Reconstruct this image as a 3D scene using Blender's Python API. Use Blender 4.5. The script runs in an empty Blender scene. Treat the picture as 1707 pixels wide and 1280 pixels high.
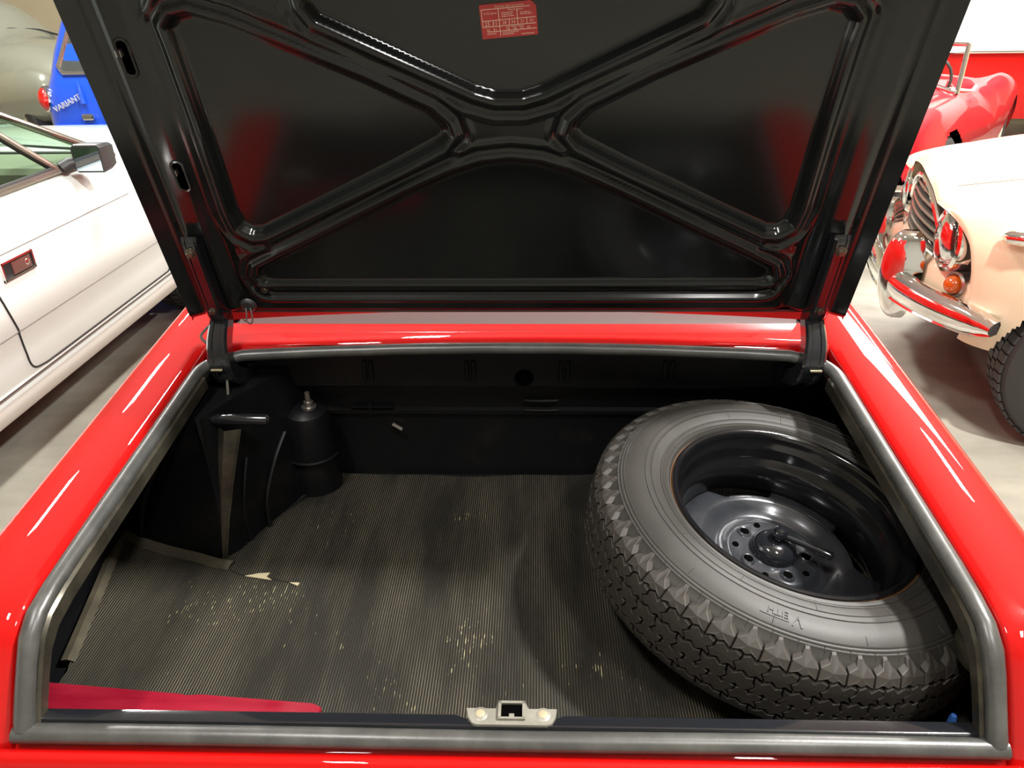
import bpy, math, random
import numpy as np
from mathutils import Vector, Matrix
random.seed(7)
sc = bpy.context.scene
COL = sc.collection
PI = math.pi

# ------------------------------------------------------------------ camera
CAM = Vector((0.03588, -0.65151, 1.44682))
pitch, yaw, roll = math.radians(27.6506), math.radians(1.8507), math.radians(-0.7246)
Fd = Vector((-math.sin(yaw) * math.cos(pitch), math.cos(yaw) * math.cos(pitch), -math.sin(pitch)))
Rt = Vector((math.cos(yaw), math.sin(yaw), 0)); Up = Rt.cross(Fd)
R2 = Rt * math.cos(roll) + Up * math.sin(roll); U2 = Up * math.cos(roll) - Rt * math.sin(roll)
cd = bpy.data.cameras.new('camera'); cam = bpy.data.objects.new('camera', cd); COL.objects.link(cam)
cam.matrix_world = Matrix(((R2.x, U2.x, -Fd.x, CAM.x), (R2.y, U2.y, -Fd.y, CAM.y), (R2.z, U2.z, -Fd.z, CAM.z), (0, 0, 0, 1)))
cd.sensor_width = 36.0; cd.lens = 36.0 * 1232 / 1707; cd.clip_start = 0.02; cd.clip_end = 100
sc.camera = cam
# ------------------------------------------------------------------ world and lamps
w = bpy.data.worlds.new('world'); sc.world = w; w.use_nodes = True
bg = w.node_tree.nodes['Background']; bg.inputs[0].default_value = (0.9, 0.95, 1.0, 1); bg.inputs[1].default_value = 0.35
sc.view_settings.view_transform = 'Standard'; sc.view_settings.look = 'None'
sc.view_settings.exposure = 0.45; sc.view_settings.gamma = 1.0; sc.view_settings.use_curve_mapping = False
CEIL = 3.9
def lamp(x, y, sx, sy, power, col=(1.0, 0.98, 0.94), z=CEIL - 0.12, aim=None):
    l = bpy.data.lights.new('ceiling_lamp_light', 'AREA'); l.shape = 'RECTANGLE'; l.size = sx; l.size_y = sy
    l.energy = power; l.color = col
    o = bpy.data.objects.new('ceiling_lamp_light', l); COL.objects.link(o); o.location = (x, y, z)
    if aim is not None:
        o.rotation_euler = (Vector(aim) - Vector((x, y, z))).to_track_quat('-Z', 'Y').to_euler()
    return o
LAMPS = [(2.0, 0.42, 0.20, 0.20, 165, (0.3, 0.25, 0.5)), (-0.7, 2.9, 0.25, 0.9, 130, None),
         (3.0, 3.1, 0.25, 0.6, 110, None), (3.5, 4.9, 2.2, 1.8, 300, None), (5.0, 6.6, 0.3, 1.2, 120, None), (-2.95, 3.8, 0.25, 0.6, 70, None),
         (-3.1, 2.6, 0.2, 0.5, 45, None), (-0.9, -0.9, 0.20, 0.6, 42, None), (-4.8, 7.0, 0.3, 1.2, 110, None),
         (1.2, -1.5, 0.20, 0.6, 40, None)]
for a in LAMPS: lamp(a[0], a[1], a[2], a[3], a[4], aim=a[5])

# ------------------------------------------------------------------ materials
def mat(name, col, rough=0.5, metal=0.0, coat=0.0, coat_rough=0.03, spec=0.5, bump=None, vary=None, emit=None, trans=0.0, alpha=1.0):
    m = bpy.data.materials.new(name); m.use_nodes = True
    nt = m.node_tree; b = nt.nodes['Principled BSDF']
    b.inputs['Base Color'].default_value = (*col, 1); b.inputs['Roughness'].default_value = rough
    b.inputs['Metallic'].default_value = metal; b.inputs['Coat Weight'].default_value = coat
    b.inputs['Coat Roughness'].default_value = coat_rough; b.inputs['Specular IOR Level'].default_value = spec
    b.inputs['Transmission Weight'].default_value = trans; b.inputs['Alpha'].default_value = alpha
    tc = nt.nodes.new('ShaderNodeTexCoord')
    if vary:   # (scale, colour2, lo, hi[, stretch])
        n = nt.nodes.new('ShaderNodeTexNoise'); n.inputs['Scale'].default_value = vary[0]; n.inputs['Detail'].default_value = 6
        n.inputs['Roughness'].default_value = 0.62
        r = nt.nodes.new('ShaderNodeValToRGB')
        r.color_ramp.elements[0].position = vary[2]; r.color_ramp.elements[1].position = vary[3]
        r.color_ramp.elements[0].color = (*col, 1); r.color_ramp.elements[1].color = (*vary[1], 1)
        src = tc.outputs['Object']
        if len(vary) > 4:
            mp = nt.nodes.new('ShaderNodeMapping'); mp.inputs['Scale'].default_value = vary[4]
            nt.links.new(src, mp.inputs['Vector']); src = mp.outputs['Vector']
        nt.links.new(src, n.inputs['Vector']); nt.links.new(n.outputs['Fac'], r.inputs['Fac'])
        nt.links.new(r.outputs['Color'], b.inputs['Base Color'])
        m['ramp'] = r.name
    if bump:   # (scale, strength, distance)
        n2 = nt.nodes.new('ShaderNodeTexNoise'); n2.inputs['Scale'].default_value = bump[0]; n2.inputs['Detail'].default_value = 4
        bp = nt.nodes.new('ShaderNodeBump'); bp.inputs['Strength'].default_value = bump[1]; bp.inputs['Distance'].default_value = bump[2]
        nt.links.new(tc.outputs['Object'], n2.inputs['Vector']); nt.links.new(n2.outputs['Fac'], bp.inputs['Height'])
        nt.links.new(bp.outputs['Normal'], b.inputs['Normal'])
    if emit:
        b.inputs['Emission Color'].default_value = (*emit[0], 1); b.inputs['Emission Strength'].default_value = emit[1]
    return m

def glass_mat(name, tint, refl=0.12, rough=0.02):
    m = bpy.data.materials.new(name); m.use_nodes = True; nt = m.node_tree
    for n in list(nt.nodes): nt.nodes.remove(n)
    o = nt.nodes.new('ShaderNodeOutputMaterial'); mx = nt.nodes.new('ShaderNodeMixShader')
    t = nt.nodes.new('ShaderNodeBsdfTransparent'); t.inputs[0].default_value = (*tint, 1)
    g = nt.nodes.new('ShaderNodeBsdfGlossy'); g.inputs['Roughness'].default_value = rough
    fr = nt.nodes.new('ShaderNodeFresnel'); fr.inputs[0].default_value = 1.5
    nt.links.new(fr.outputs[0], mx.inputs[0]); nt.links.new(t.outputs[0], mx.inputs[1]); nt.links.new(g.outputs[0], mx.inputs[2])
    nt.links.new(mx.outputs[0], o.inputs[0]); return m

def dusty(name, base, dust, scale, stretch, lo, hi, rough, speck=(0.50, 0.44, 0.25), speck_lo=0.72, bump=None):
    """dark stuff with pale dust in streaks and a few bright specks"""
    m = mat(name, base, rough, spec=0.5, vary=(scale, dust, lo, hi, stretch), bump=bump)
    nt = m.node_tree; b = nt.nodes['Principled BSDF']; tc = [n for n in nt.nodes if n.type == 'TEX_COORD'][0]
    mp2 = nt.nodes.new('ShaderNodeMapping'); mp2.inputs['Scale'].default_value = (230, 70, 1)
    n = nt.nodes.new('ShaderNodeTexNoise'); n.inputs['Scale'].default_value = 1.0; n.inputs['Detail'].default_value = 1
    n3 = nt.nodes.new('ShaderNodeTexNoise'); n3.inputs['Scale'].default_value = 6; n3.inputs['Detail'].default_value = 4
    ml = nt.nodes.new('ShaderNodeMath'); ml.operation = 'MULTIPLY'
    r = nt.nodes.new('ShaderNodeValToRGB'); r.color_ramp.elements[0].position = 0.40; r.color_ramp.elements[1].position = 0.48
    mx = nt.nodes.new('ShaderNodeMix'); mx.data_type = 'RGBA'
    nt.links.new(tc.outputs['Object'], mp2.inputs['Vector']); nt.links.new(mp2.outputs['Vector'], n.inputs['Vector']); nt.links.new(tc.outputs['Object'], n3.inputs['Vector'])
    nt.links.new(n.outputs['Fac'], ml.inputs[0]); nt.links.new(n3.outputs['Fac'], ml.inputs[1]); nt.links.new(ml.outputs[0], r.inputs['Fac'])
    ramp = nt.nodes[m['ramp']]
    nt.links.new(r.outputs['Color'], mx.inputs['Factor']); nt.links.new(ramp.outputs['Color'], mx.inputs['A'])
    mx.inputs['B'].default_value = (*speck, 1); nt.links.new(mx.outputs['Result'], b.inputs['Base Color'])
    return m

M = {}
M['red'] = mat('red_paint', (0.50, 0.0035, 0.0030), 0.55, spec=0.05, coat=0.9, coat_rough=0.02)
M['hem'] = mat('lid_hem_shaded_red', (0.075, 0.005, 0.009), 0.3, coat=0.5)  # red lid paint darkened: the hem's shade is put into the colour
M['lidblack'] = mat('lid_black_paint', (0.008, 0.0095, 0.0095), 0.16, spec=0.42, coat=0.1, coat_rough=0.06)
M['black'] = mat('boot_black_paint', (0.0055, 0.0058, 0.0068), 0.4, spec=0.35, vary=(9, (0.022, 0.019, 0.015), 0.55, 0.9))
M['gloss'] = mat('gloss_black_paint', (0.012, 0.013, 0.016), 0.12, coat=0.6, coat_rough=0.03)
M['worn'] = mat('worn_black_steel', (0.05, 0.045, 0.035), 0.3, metal=0.55, vary=(14, (0.16, 0.14, 0.10), 0.4, 0.8))
M['seal'] = mat('seal_rubber', (0.060, 0.060, 0.056), 0.34, spec=0.7, vary=(20, (0.11, 0.11, 0.10), 0.45, 0.8), bump=(160, 0.15, 0.001))
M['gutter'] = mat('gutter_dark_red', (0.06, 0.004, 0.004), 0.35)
M['mat'] = dusty('ribbed_rubber', (0.040, 0.036, 0.028), (0.23, 0.20, 0.135), 3.4, (3.4, 0.7, 1), 0.40, 0.74, 0.42)
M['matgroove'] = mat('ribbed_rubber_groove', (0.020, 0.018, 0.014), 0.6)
M['matborder'] = mat('mat_border_rubber', (0.07, 0.062, 0.045), 0.42, vary=(8, (0.14, 0.12, 0.08), 0.4, 0.7))
M['backing'] = mat('mat_torn_backing', (0.55, 0.47, 0.30), 0.8)
M['tyre'] = mat('tyre_rubber', (0.031, 0.029, 0.026), 0.5, vary=(5, (0.058, 0.054, 0.048), 0.35, 0.75), bump=(300, 0.06, 0.001))
M['tread'] = mat('tread_rubber', (0.034, 0.030, 0.026), 0.55, vary=(9, (0.062, 0.054, 0.044), 0.35, 0.75))
M['tyre_dark'] = mat('dark_tyre_rubber', (0.03, 0.029, 0.028), 0.6)
M['rim'] = mat('rim_black_steel', (0.008, 0.008, 0.009), 0.16, coat=0.4, coat_rough=0.05, vary=(7, (0.022, 0.019, 0.015), 0.55, 0.9))
M['disc'] = mat('wheel_disc_steel', (0.040, 0.043, 0.050), 0.22, metal=0.4, coat=0.5, coat_rough=0.08, vary=(8, (0.085, 0.088, 0.098), 0.4, 0.8))
M['rust'] = mat('rim_rust', (0.16, 0.075, 0.025), 0.7)
M['chrome'] = mat('chrome', (0.82, 0.82, 0.80), 0.06, metal=1.0)
M['dullmetal'] = mat('dull_metal', (0.42, 0.40, 0.36), 0.32, metal=0.9)
M['zinc'] = mat('zinc_casting', (0.27, 0.26, 0.215), 0.42, metal=0.3, vary=(30, (0.38, 0.36, 0.31), 0.4, 0.7))
M['brass'] = mat('worn_brass_paint', (0.42, 0.36, 0.23), 0.45)
M['plastic_red'] = mat('red_plastic', (0.27, 0.007, 0.022), 0.3, coat=0.3, vary=(6, (0.36, 0.018, 0.038), 0.4, 0.7, (1, 6, 1)))
M['sticker'] = mat('sticker_red', (0.52, 0.045, 0.045), 0.5)
M['print'] = mat('sticker_print', (0.85, 0.62, 0.48), 0.5)
M['bluebit'] = mat('blue_plastic', (0.03, 0.10, 0.35), 0.35)
M['wire'] = mat('cable_grey', (0.12, 0.115, 0.10), 0.5)
M['white'] = mat('white_paint', (0.74, 0.81, 0.78), 0.3, coat=0.8, coat_rough=0.04)
M['sillwhite'] = mat('sill_white_paint', (0.62, 0.62, 0.57), 0.5, bump=(180, 0.2, 0.002))
M['moulding'] = mat('window_moulding_grey', (0.30, 0.30, 0.30), 0.3, metal=0.3)
M['void'] = mat('unlit_void', (0.002, 0.002, 0.002), 1.0, spec=0.0)
M['silver'] = mat('bright_lettering', (0.75, 0.75, 0.74), 0.35, metal=0.5)
M['dark'] = mat('dark_gap', (0.012, 0.012, 0.012), 0.6)
M['greyline'] = mat('grey_trim', (0.22, 0.22, 0.21), 0.35)
M['bronze'] = mat('window_trim_bright', (0.46, 0.41, 0.36), 0.18, metal=0.9)
M['blackplastic'] = mat('black_plastic', (0.035, 0.037, 0.037), 0.4)
M['mirror'] = mat('mirror_face', (0.55, 0.68, 0.78), 0.03, metal=1.0)
M['seat'] = mat('seat_vinyl', (0.15, 0.16, 0.09), 0.42)
M['cabin'] = mat('cabin_trim', (0.20, 0.22, 0.15), 0.6)
M['glass'] = glass_mat('window_glass', (0.72, 0.84, 0.74))
M['clear'] = glass_mat('lamp_glass', (0.92, 0.93, 0.88))
M['blue'] = mat('blue_paint', (0.012, 0.085, 0.66), 0.25, coat=0.9, coat_rough=0.03)
M['lens_red'] = mat('red_lens', (0.55, 0.01, 0.008), 0.12, coat=0.8, spec=0.7)
M['lens_orange'] = mat('orange_lens', (0.50, 0.085, 0.004), 0.15, coat=0.8, spec=0.7)
M['greygreen'] = mat('grey_green_paint', (0.30, 0.31, 0.24), 0.26, metal=0.25, coat=0.8, coat_rough=0.05)
M['cream'] = mat('cream_paint', (0.70, 0.56, 0.39), 0.28, coat=0.9, coat_rough=0.04)
M['mgred'] = mat('bright_red_paint', (0.40, 0.006, 0.013), 0.5, spec=0.1, coat=0.5, coat_rough=0.02)
M['beige'] = mat('beige_wall_paint', (0.66, 0.58, 0.40), 0.8, vary=(2, (0.70, 0.62, 0.44), 0.3, 0.7))
M['ceilpaint'] = mat('ceiling_paint', (0.55, 0.54, 0.50), 0.85)
M['concrete'] = mat('concrete_floor', (0.235, 0.225, 0.185), 0.42, vary=(1.6, (0.40, 0.385, 0.32), 0.32, 0.72, (1, 2.2, 1)), bump=(7, 0.12, 0.004))

# ------------------------------------------------------------------ mesh helpers
class MB:
    def __init__(s): s.v = []; s.f = []; s.m = []
    def add(s, verts, faces, mi=0):
        o = len(s.v); s.v.extend([tuple(p) for p in verts]); s.f.extend([tuple(i + o for i in f) for f in faces]); s.m.extend([mi] * len(faces)); return s
    def grid(s, rows, mi=0, closeu=False, closev=False):
        nu = len(rows); nv = len(rows[0]); vs = [p for r in rows for p in r]; fs = []
        for i in range(nu if closeu else nu - 1):
            for j in range(nv if closev else nv - 1):
                a = i * nv + j; b = i * nv + (j + 1) % nv; c = ((i + 1) % nu) * nv + (j + 1) % nv; d = ((i + 1) % nu) * nv + j
                fs.append((a, b, c, d))
        return s.add(vs, fs, mi)
    def tube(s, path, r, seg=8, mi=0, cap=True, closed=False, flat=1.0, upv=None):
        path = [Vector(p) for p in path]; rows = []; n = len(path); prev = None
        for i, p in enumerate(path):
            a = path[(i - 1) % n] if (i > 0 or closed) else p; b = path[(i + 1) % n] if (i < n - 1 or closed) else p
            t = (b - a).normalized()
            u = Vector(upv) if upv is not None else (prev if prev is not None else (Vector((0, 0, 1)) if abs(t.z) < 0.9 else Vector((1, 0, 0))))
            u = (u - t * u.dot(t)).normalized(); prev = u; b2 = t.cross(u)
            rr = r[i] if isinstance(r, (list, tuple)) else r
            rows.append([p + (b2 * math.cos(k * 2 * PI / seg) + u * (flat * math.sin(k * 2 * PI / seg))) * rr for k in range(seg)])
        o = len(s.v); s.grid(rows, mi, closeu=closed, closev=True)
        if cap and not closed:
            s.f.append(tuple(o + k for k in range(seg))[::-1]); s.m.append(mi)
            s.f.append(tuple(o + (n - 1) * seg + k for k in range(seg))); s.m.append(mi)
        return s
    def box(s, lo, hi, mi=0, mtx=None, bev=0.0):
        x0, y0, z0 = lo; x1, y1, z1 = hi; b = bev
        if b <= 0:
            vs = [(x, y, z) for x in (x0, x1) for y in (y0, y1) for z in (z0, z1)]
            fs = [(0, 1, 3, 2), (4, 6, 7, 5), (0, 4, 5, 1), (2, 3, 7, 6), (0, 2, 6, 4), (1, 5, 7, 3)]
        else:
            rows = []
            for z, ins in ((z0, b), (z0 + b, 0), (z1 - b, 0), (z1, b)):
                rows.append([(x0 + b, y0 + ins, z), (x1 - b, y0 + ins, z), (x1 - ins, y0 + b, z), (x1 - ins, y1 - b, z),
                             (x1 - b, y1 - ins, z), (x0 + b, y1 - ins, z), (x0 + ins, y1 - b, z), (x0 + ins, y0 + b, z)])
            vs = [p for r in rows for p in r]; fs = []
            for i in range(3):
                for j in range(8): fs.append((i * 8 + j, i * 8 + (j + 1) % 8, (i + 1) * 8 + (j + 1) % 8, (i + 1) * 8 + j))
            fs.append(tuple(range(8))[::-1]); fs.append(tuple(range(24, 32)))
        if mtx is not None: vs = [mtx @ Vector(p) for p in vs]
        return s.add(vs, fs, mi)
    def lathe(s, prof, seg=32, mi=0, mtx=None, a0=0.0, a1=2 * PI):
        full = abs(a1 - a0 - 2 * PI) < 1e-6; n = seg if full else seg + 1; rows = []
        for i in range(n):
            a = a0 + (a1 - a0) * i / seg
            row = [Vector((r * math.cos(a), r * math.sin(a), h)) for r, h in prof]
            rows.append([mtx @ p for p in row] if mtx is not None else row)
        return s.grid(rows, mi, closeu=full)
    def prism(s, poly, fn, h0, h1, mi=0, bev=0.0):
        """polygon (2D) extruded from h0 to h1; fn maps (a, b, h) to a point"""
        n = len(poly); vs = []; cx = sum(p[0] for p in poly) / n; cy = sum(p[1] for p in poly) / n
        lv = [(h0, 0)] + ([(h1 - (bev if h1 > h0 else -bev), 0), (h1, bev)] if bev else [(h1, 0)])
        for h, ins in lv:
            for a, b in poly:
                d = math.hypot(a - cx, b - cy) or 1; k = max(0, 1 - ins / d)
                vs.append(fn(cx + (a - cx) * k, cy + (b - cy) * k, h))
        fs = [(i * n + j, i * n + (j + 1) % n, (i + 1) * n + (j + 1) % n, (i + 1) * n + j) for i in range(len(lv) - 1) for j in range(n)]
        fs += [tuple(range(n))[::-1], tuple(range((len(lv) - 1) * n, len(lv) * n))]
        return s.add(vs, fs, mi)
    def build(s, name, mats, parent=None, smooth=True, angle=35, label=None, kind=None):
        me = bpy.data.meshes.new(name); me.from_pydata(s.v, [], s.f)
        for m in (mats if isinstance(mats, (list, tuple)) else [mats]): me.materials.append(M[m] if isinstance(m, str) else m)
        me.polygons.foreach_set('material_index', s.m)
        if smooth:
            me.polygons.foreach_set('use_smooth', [True] * len(s.f)); me.set_sharp_from_angle(angle=math.radians(angle))
        me.update()
        o = bpy.data.objects.new(name, me); COL.objects.link(o)
        if parent is not None:
            o.parent = parent
            if parent.name in PINV: o.matrix_parent_inverse = PINV[parent.name]
        if label: o['label'] = label
        if kind: o['kind'] = kind
        return o
PINV = {}
def tag(o, label, cat, group=None):
    o['label'] = label; o['category'] = cat
    if group: o['group'] = group
    return o
def thing(name, label, cat, loc, group=None, local=None):
    o = bpy.data.objects.new(name, None); COL.objects.link(o); o.empty_display_size = 0.1
    if local is not None: o.matrix_world = local
    else: o.location = loc; PINV[o.name] = Matrix.Translation(-Vector(loc))
    return tag(o, label, cat, group)
def cr(pts, n):
    P = [Vector(p) for p in pts]; out = []
    for i in range(len(P) - 1):
        p0 = P[max(i - 1, 0)]; p1 = P[i]; p2 = P[i + 1]; p3 = P[min(i + 2, len(P) - 1)]
        for k in range(n):
            t = k / n
            out.append(0.5 * ((2 * p1) + (p2 - p0) * t + (2 * p0 - 5 * p1 + 4 * p2 - p3) * t * t + (3 * p1 - p0 - 3 * p2 + p3) * t ** 3))
    out.append(P[-1]); return out
def loft(rings, nl, nr):
    rings = [cr(r, nr) for r in rings]
    cols = [cr([r[j] for r in rings], nl) for j in range(len(rings[0]))]
    return [[cols[j][i] for j in range(len(cols))] for i in range(len(cols[0]))]
def arc(c, r, a0, a1, n, ax=0):
    return [(c[0] + r * math.cos(a0 + (a1 - a0) * k / n), c[1] + r * math.sin(a0 + (a1 - a0) * k / n)) for k in range(n + 1)]
def text_mesh(body, size, depth=0.0005, res=2):
    cu = bpy.data.curves.new('lettering', 'FONT'); cu.body = body; cu.size = size; cu.extrude = depth; cu.resolution_u = res
    cu.align_x = 'CENTER'; cu.align_y = 'CENTER'
    o = bpy.data.objects.new('lettering', cu); COL.objects.link(o); bpy.context.view_layer.update()
    me = bpy.data.meshes.new_from_object(o.evaluated_get(bpy.context.evaluated_depsgraph_get()))
    v = [tuple(p.co) for p in me.vertices]; f = [tuple(p.vertices) for p in me.polygons]
    bpy.data.objects.remove(o); bpy.data.curves.remove(cu); bpy.data.meshes.remove(me); return v, f

# ================================================================== setting
def plane(name, pts, m):
    o = MB().add(pts, [tuple(range(len(pts)))]).build(name, m, smooth=False); o['kind'] = 'structure'; return o
X0, X1, Y0, Y1 = -8.5, 8.5, -5.0, 11.0
plane('floor', [(X0, Y0, 0), (X1, Y0, 0), (X1, Y1, 0), (X0, Y1, 0)], 'concrete')
plane('wall_back', [(X0, Y1, 0), (X1, Y1, 0), (X1, Y1, CEIL), (X0, Y1, CEIL)], 'beige')
plane('wall_left', [(X0, Y0, 0), (X0, Y1, 0), (X0, Y1, CEIL), (X0, Y0, CEIL)], 'beige')
plane('wall_right', [(X1, Y1, 0), (X1, Y0, 0), (X1, Y0, CEIL), (X1, Y1, CEIL)], 'beige')
plane('wall_front', [(X1, Y0, 0), (X0, Y0, 0), (X0, Y0, CEIL), (X1, Y0, CEIL)], 'ceilpaint')
plane('ceiling', [(X0, Y1, CEIL), (X1, Y1, CEIL), (X1, Y0, CEIL), (X0, Y0, CEIL)], 'ceilpaint')
# ================================================================== red car with open boot
SL = 0.11659
def dz(y): return 0.80 + SL * y
car = thing('red_car', 'red car with its boot lid open, seen from behind', 'car', (0, 0.6, 0))
WS = 0.5625
# path of the boot opening along the side (y, z), from the front corner back and down to the lip
side_path = [(0.50, dz(0.50)), (0.40, dz(0.40)), (0.28, dz(0.28)), (0.16, dz(0.16)), (0.08, dz(0.08)), (0.03, 0.8025), (-0.005, 0.794),
             (-0.028, 0.778), (-0.045, 0.755), (-0.062, 0.728), (-0.078, 0.700), (-0.084, 0.688)]
def bow(x): return 0.575 + 0.022 * (1 - (x / 0.52) ** 2)
def backz(x): return 0.864 + 0.006 * (1 - (x / 0.52) ** 2)
def fender_rows(sx):
    rows = []
    path = [(1.75, dz(1.75) - 0.035), (1.45, dz(1.45) - 0.015), (1.15, dz(1.15)), (0.90, dz(0.90)), (0.72, dz(0.72)), (0.62, dz(0.62)), (0.54, dz(0.54))] + side_path[1:] + [(-0.092, 0.672), (-0.102, 0.64), (-0.105, 0.58), (-0.10, 0.50)]
    path = [(p.x, p.y) for p in cr([(a, b, 0) for a, b in path], 3)]
    prof = [(0.5760, -0.042), (0.5765, -0.020), (0.5772, -0.002), (0.5790, 0.0018), (0.5825, 0.0042), (0.596, 0.0078), (0.613, 0.0103), (0.630, 0.0112), (0.647, 0.0105), (0.662, 0.0082), (0.673, 0.0052), (0.6800, 0.0022), (0.6850, -0.0025), (0.6878, -0.010), (0.690, -0.020)]
    wall = [(0.702, -0.05), (0.725, -0.10), (0.752, -0.17), (0.768, -0.25), (0.765, -0.34), (0.74, -0.46), (0.70, -0.56)]
    n = len(path)
    for i, (y, z) in enumerate(path):
        a = path[max(i - 1, 0)]; b = path[min(i + 1, n - 1)]
        t = Vector((0, b[0] - a[0], b[1] - a[1])).normalized(); nn = Vector((0, t.z, -t.y))
        if nn.z < 0 and abs(t.y) > abs(t.z): nn = -nn
        if i > n * 0.6 and nn.y > 0.2: nn = -nn
        tap = 1.0 - 0.06 * max(0, y - 0.55) ** 2
        rear = max(0.0, min(1.0, (0.02 - y) / 0.11)) if z < 0.80 else 0.0
        row = []
        for x, d in prof:
            xx = x * tap + rear * 0.012 * max(0, (x - 0.6) / 0.09)
            p = Vector((xx, y, z)) + nn * (d * (1 - 0.3 * rear)); row.append(Vector((sx * p.x, p.y, p.z)))
        e = row[-1]
        for x, d in wall:
            zt = e.z + (0.24 - e.z) * (-d / 0.56)
            row.append(Vector((sx * (x * tap - 0.02 * rear), e.y, zt)))
        rows.append(row)
    return rows
for sx in (-1, 1):
    MB().grid(fender_rows(sx)).build('rear_fender', 'red', car, angle=50)
# deck between the boot opening and the rear window, crowned
rows = []
for i in range(41):
    x = -0.60 + 1.2 * i / 40; yb = bow(min(abs(x), 0.53)) + 0.014; zb = backz(min(abs(x), 0.53))
    row = [Vector((x, yb + 0.001, zb - 0.012)), Vector((x, yb, zb - 0.004)), Vector((x, yb + 0.004, zb + 0.004)), Vector((x, yb + 0.012, zb + 0.009))]
    ye = 0.676 + 0.020 * (x / 0.6) ** 2
    for k_ in (0.25, 0.5, 0.75, 1.0):
        row.append(Vector((x, yb + 0.012 + (ye - yb - 0.012) * k_, zb + 0.009 + 0.003 * k_)))
    row += [Vector((x, ye + 0.006, zb + 0.011))]
    rows.append(row)
MB().grid(rows).build('deck_panel', 'red', car, angle=50)
# rear window with grey moulding, roof and side pillars
MB().grid([[Vector((x, 0.684 + 0.020 * (x / 0.6) ** 2 + a, backz(min(abs(x), 0.53)) + 0.010 + b)) for x in np.linspace(-0.55, 0.55, 25)] for a, b in ((-0.006, -0.002), (0.0, 0.006), (0.006, 0.018), (0.012, 0.030), (0.02, 0.036), (0.03, 0.03))]).build('window_moulding', 'moulding', car)
rings = []
for y, z, hw in ((1.30, 1.345, 0.50), (1.45, 1.385, 0.53), (2.1, 1.42, 0.55), (2.7, 1.39, 0.54), (2.9, 1.34, 0.52)):
    rings.append([Vector((x * hw / 0.5, y, z - 0.05 * (x / 0.5) ** 2 - (0.06 if abs(x) > 0.49 else 0))) for x in (-0.5, -0.42, -0.2, 0, 0.2, 0.42, 0.5)])
MB().grid(loft(rings, 3, 3)).build('roof', 'red', car)
MB().grid([[Vector((x * k, 0.712 + 0.588 * t + 0.02 * (x / 0.5) ** 2 * (1 - t), 0.900 + 0.43 * t + 0.02 * (1 - (x / 0.5) ** 2))) for x in np.linspace(-0.5, 0.5, 9)] for t, k in ((0, 1.06), (0.5, 1.02), (1, 0.98))]).build('rear_window', 'glass', car)
for sx in (-1, 1):
    MB().grid([[Vector((sx * a, y, z)) for a, y, z in r] for r in (((0.53, 0.72, 0.885), (0.60, 0.73, 0.882), (0.655, 0.80, 0.87)), ((0.51, 1.0, 1.12), (0.58, 1.10, 1.09), (0.67, 1.3, 0.94)), ((0.49, 1.30, 1.335), (0.535, 1.40, 1.28), (0.67, 1.7, 0.95)))]).build('rear_pillar', 'red', car)
    MB().grid([[Vector((sx * 0.535, 1.40, 1.29)), Vector((sx * 0.55, 2.8, 1.28))], [Vector((sx * 0.66, 1.7, 0.95)), Vector((sx * 0.67, 3.1, 0.93))]]).build('side_window', 'glass', car)
    MB().grid([[Vector((sx * x, y, z)) for y in (1.72, 2.4, 3.2, 3.7)] for x, z in ((0.45, 0.93), (0.66, 0.94), (0.745, 0.62), (0.70, 0.24))]).build('side_panel', 'red', car)
MB().grid([[Vector((x, y, z)) for x in np.linspace(-0.66, 0.66, 5)] for y, z in ((2.9, 0.95), (3.4, 0.9), (3.9, 0.82), (4.0, 0.5))]).build('bonnet', 'red', car)
for sx in (-1, 1): MB().grid([[Vector((sx * 0.62, 0.72, 0.86)), Vector((sx * 0.62, 1.75, 0.93))], [Vector((sx * 0.50, 0.72, 0.84)), Vector((sx * 0.50, 1.75, 0.90))]]).build('parcel_side', 'black', car)
MB().grid([[Vector((x, y, z)) for x in np.linspace(-0.56, 0.56, 5)] for y, z in ((0.70, 0.872), (1.1, 0.885), (1.3, 0.88), (1.35, 0.5))]).build('parcel_shelf', 'black', car)
# rear panel under the lip: groove, red bead, vertical face
rows = []
for i in range(37):
    x = -0.60 + 1.2 * i / 36
    rows.append([Vector((x, y, z)) for y, z in ((-0.088, 0.668), (-0.094, 0.662), (-0.097, 0.668), (-0.100, 0.6745), (-0.106, 0.6765), (-0.113, 0.6735), (-0.118, 0.665), (-0.122, 0.64), (-0.124, 0.55), (-0.12, 0.40), (-0.10, 0.28))])
MB().grid(rows).build('rear_panel', 'red', car, angle=60)
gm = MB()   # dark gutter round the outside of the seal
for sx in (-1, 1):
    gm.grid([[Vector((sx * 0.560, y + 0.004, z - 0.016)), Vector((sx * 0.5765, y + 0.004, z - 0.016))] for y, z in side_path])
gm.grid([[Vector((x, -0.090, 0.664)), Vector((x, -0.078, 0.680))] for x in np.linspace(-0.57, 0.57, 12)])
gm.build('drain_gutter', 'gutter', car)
# bumper and lock plate behind the panel
bp = MB()
rows = []
for i in range(41):
    x = -0.78 + 1.56 * i / 40; c = 0.05 * (abs(x) / 0.78) ** 4
    rows.append([Vector((x, -0.128 + c, 0.640)), Vector((x, -0.140 + c, 0.652)), Vector((x, -0.165 + c, 0.654)), Vector((x, -0.185 + c, 0.640)), Vector((x, -0.190 + c, 0.60)), Vector((x, -0.178 + c, 0.56)), Vector((x, -0.150 + c, 0.55))])
bp.grid(rows).build('rear_bumper', 'chrome', car)
MB().box((-0.040, -0.131, 0.640), (0.046, -0.112, 0.6725), bev=0.004).build('lock_plate', 'dullmetal', car)
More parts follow.
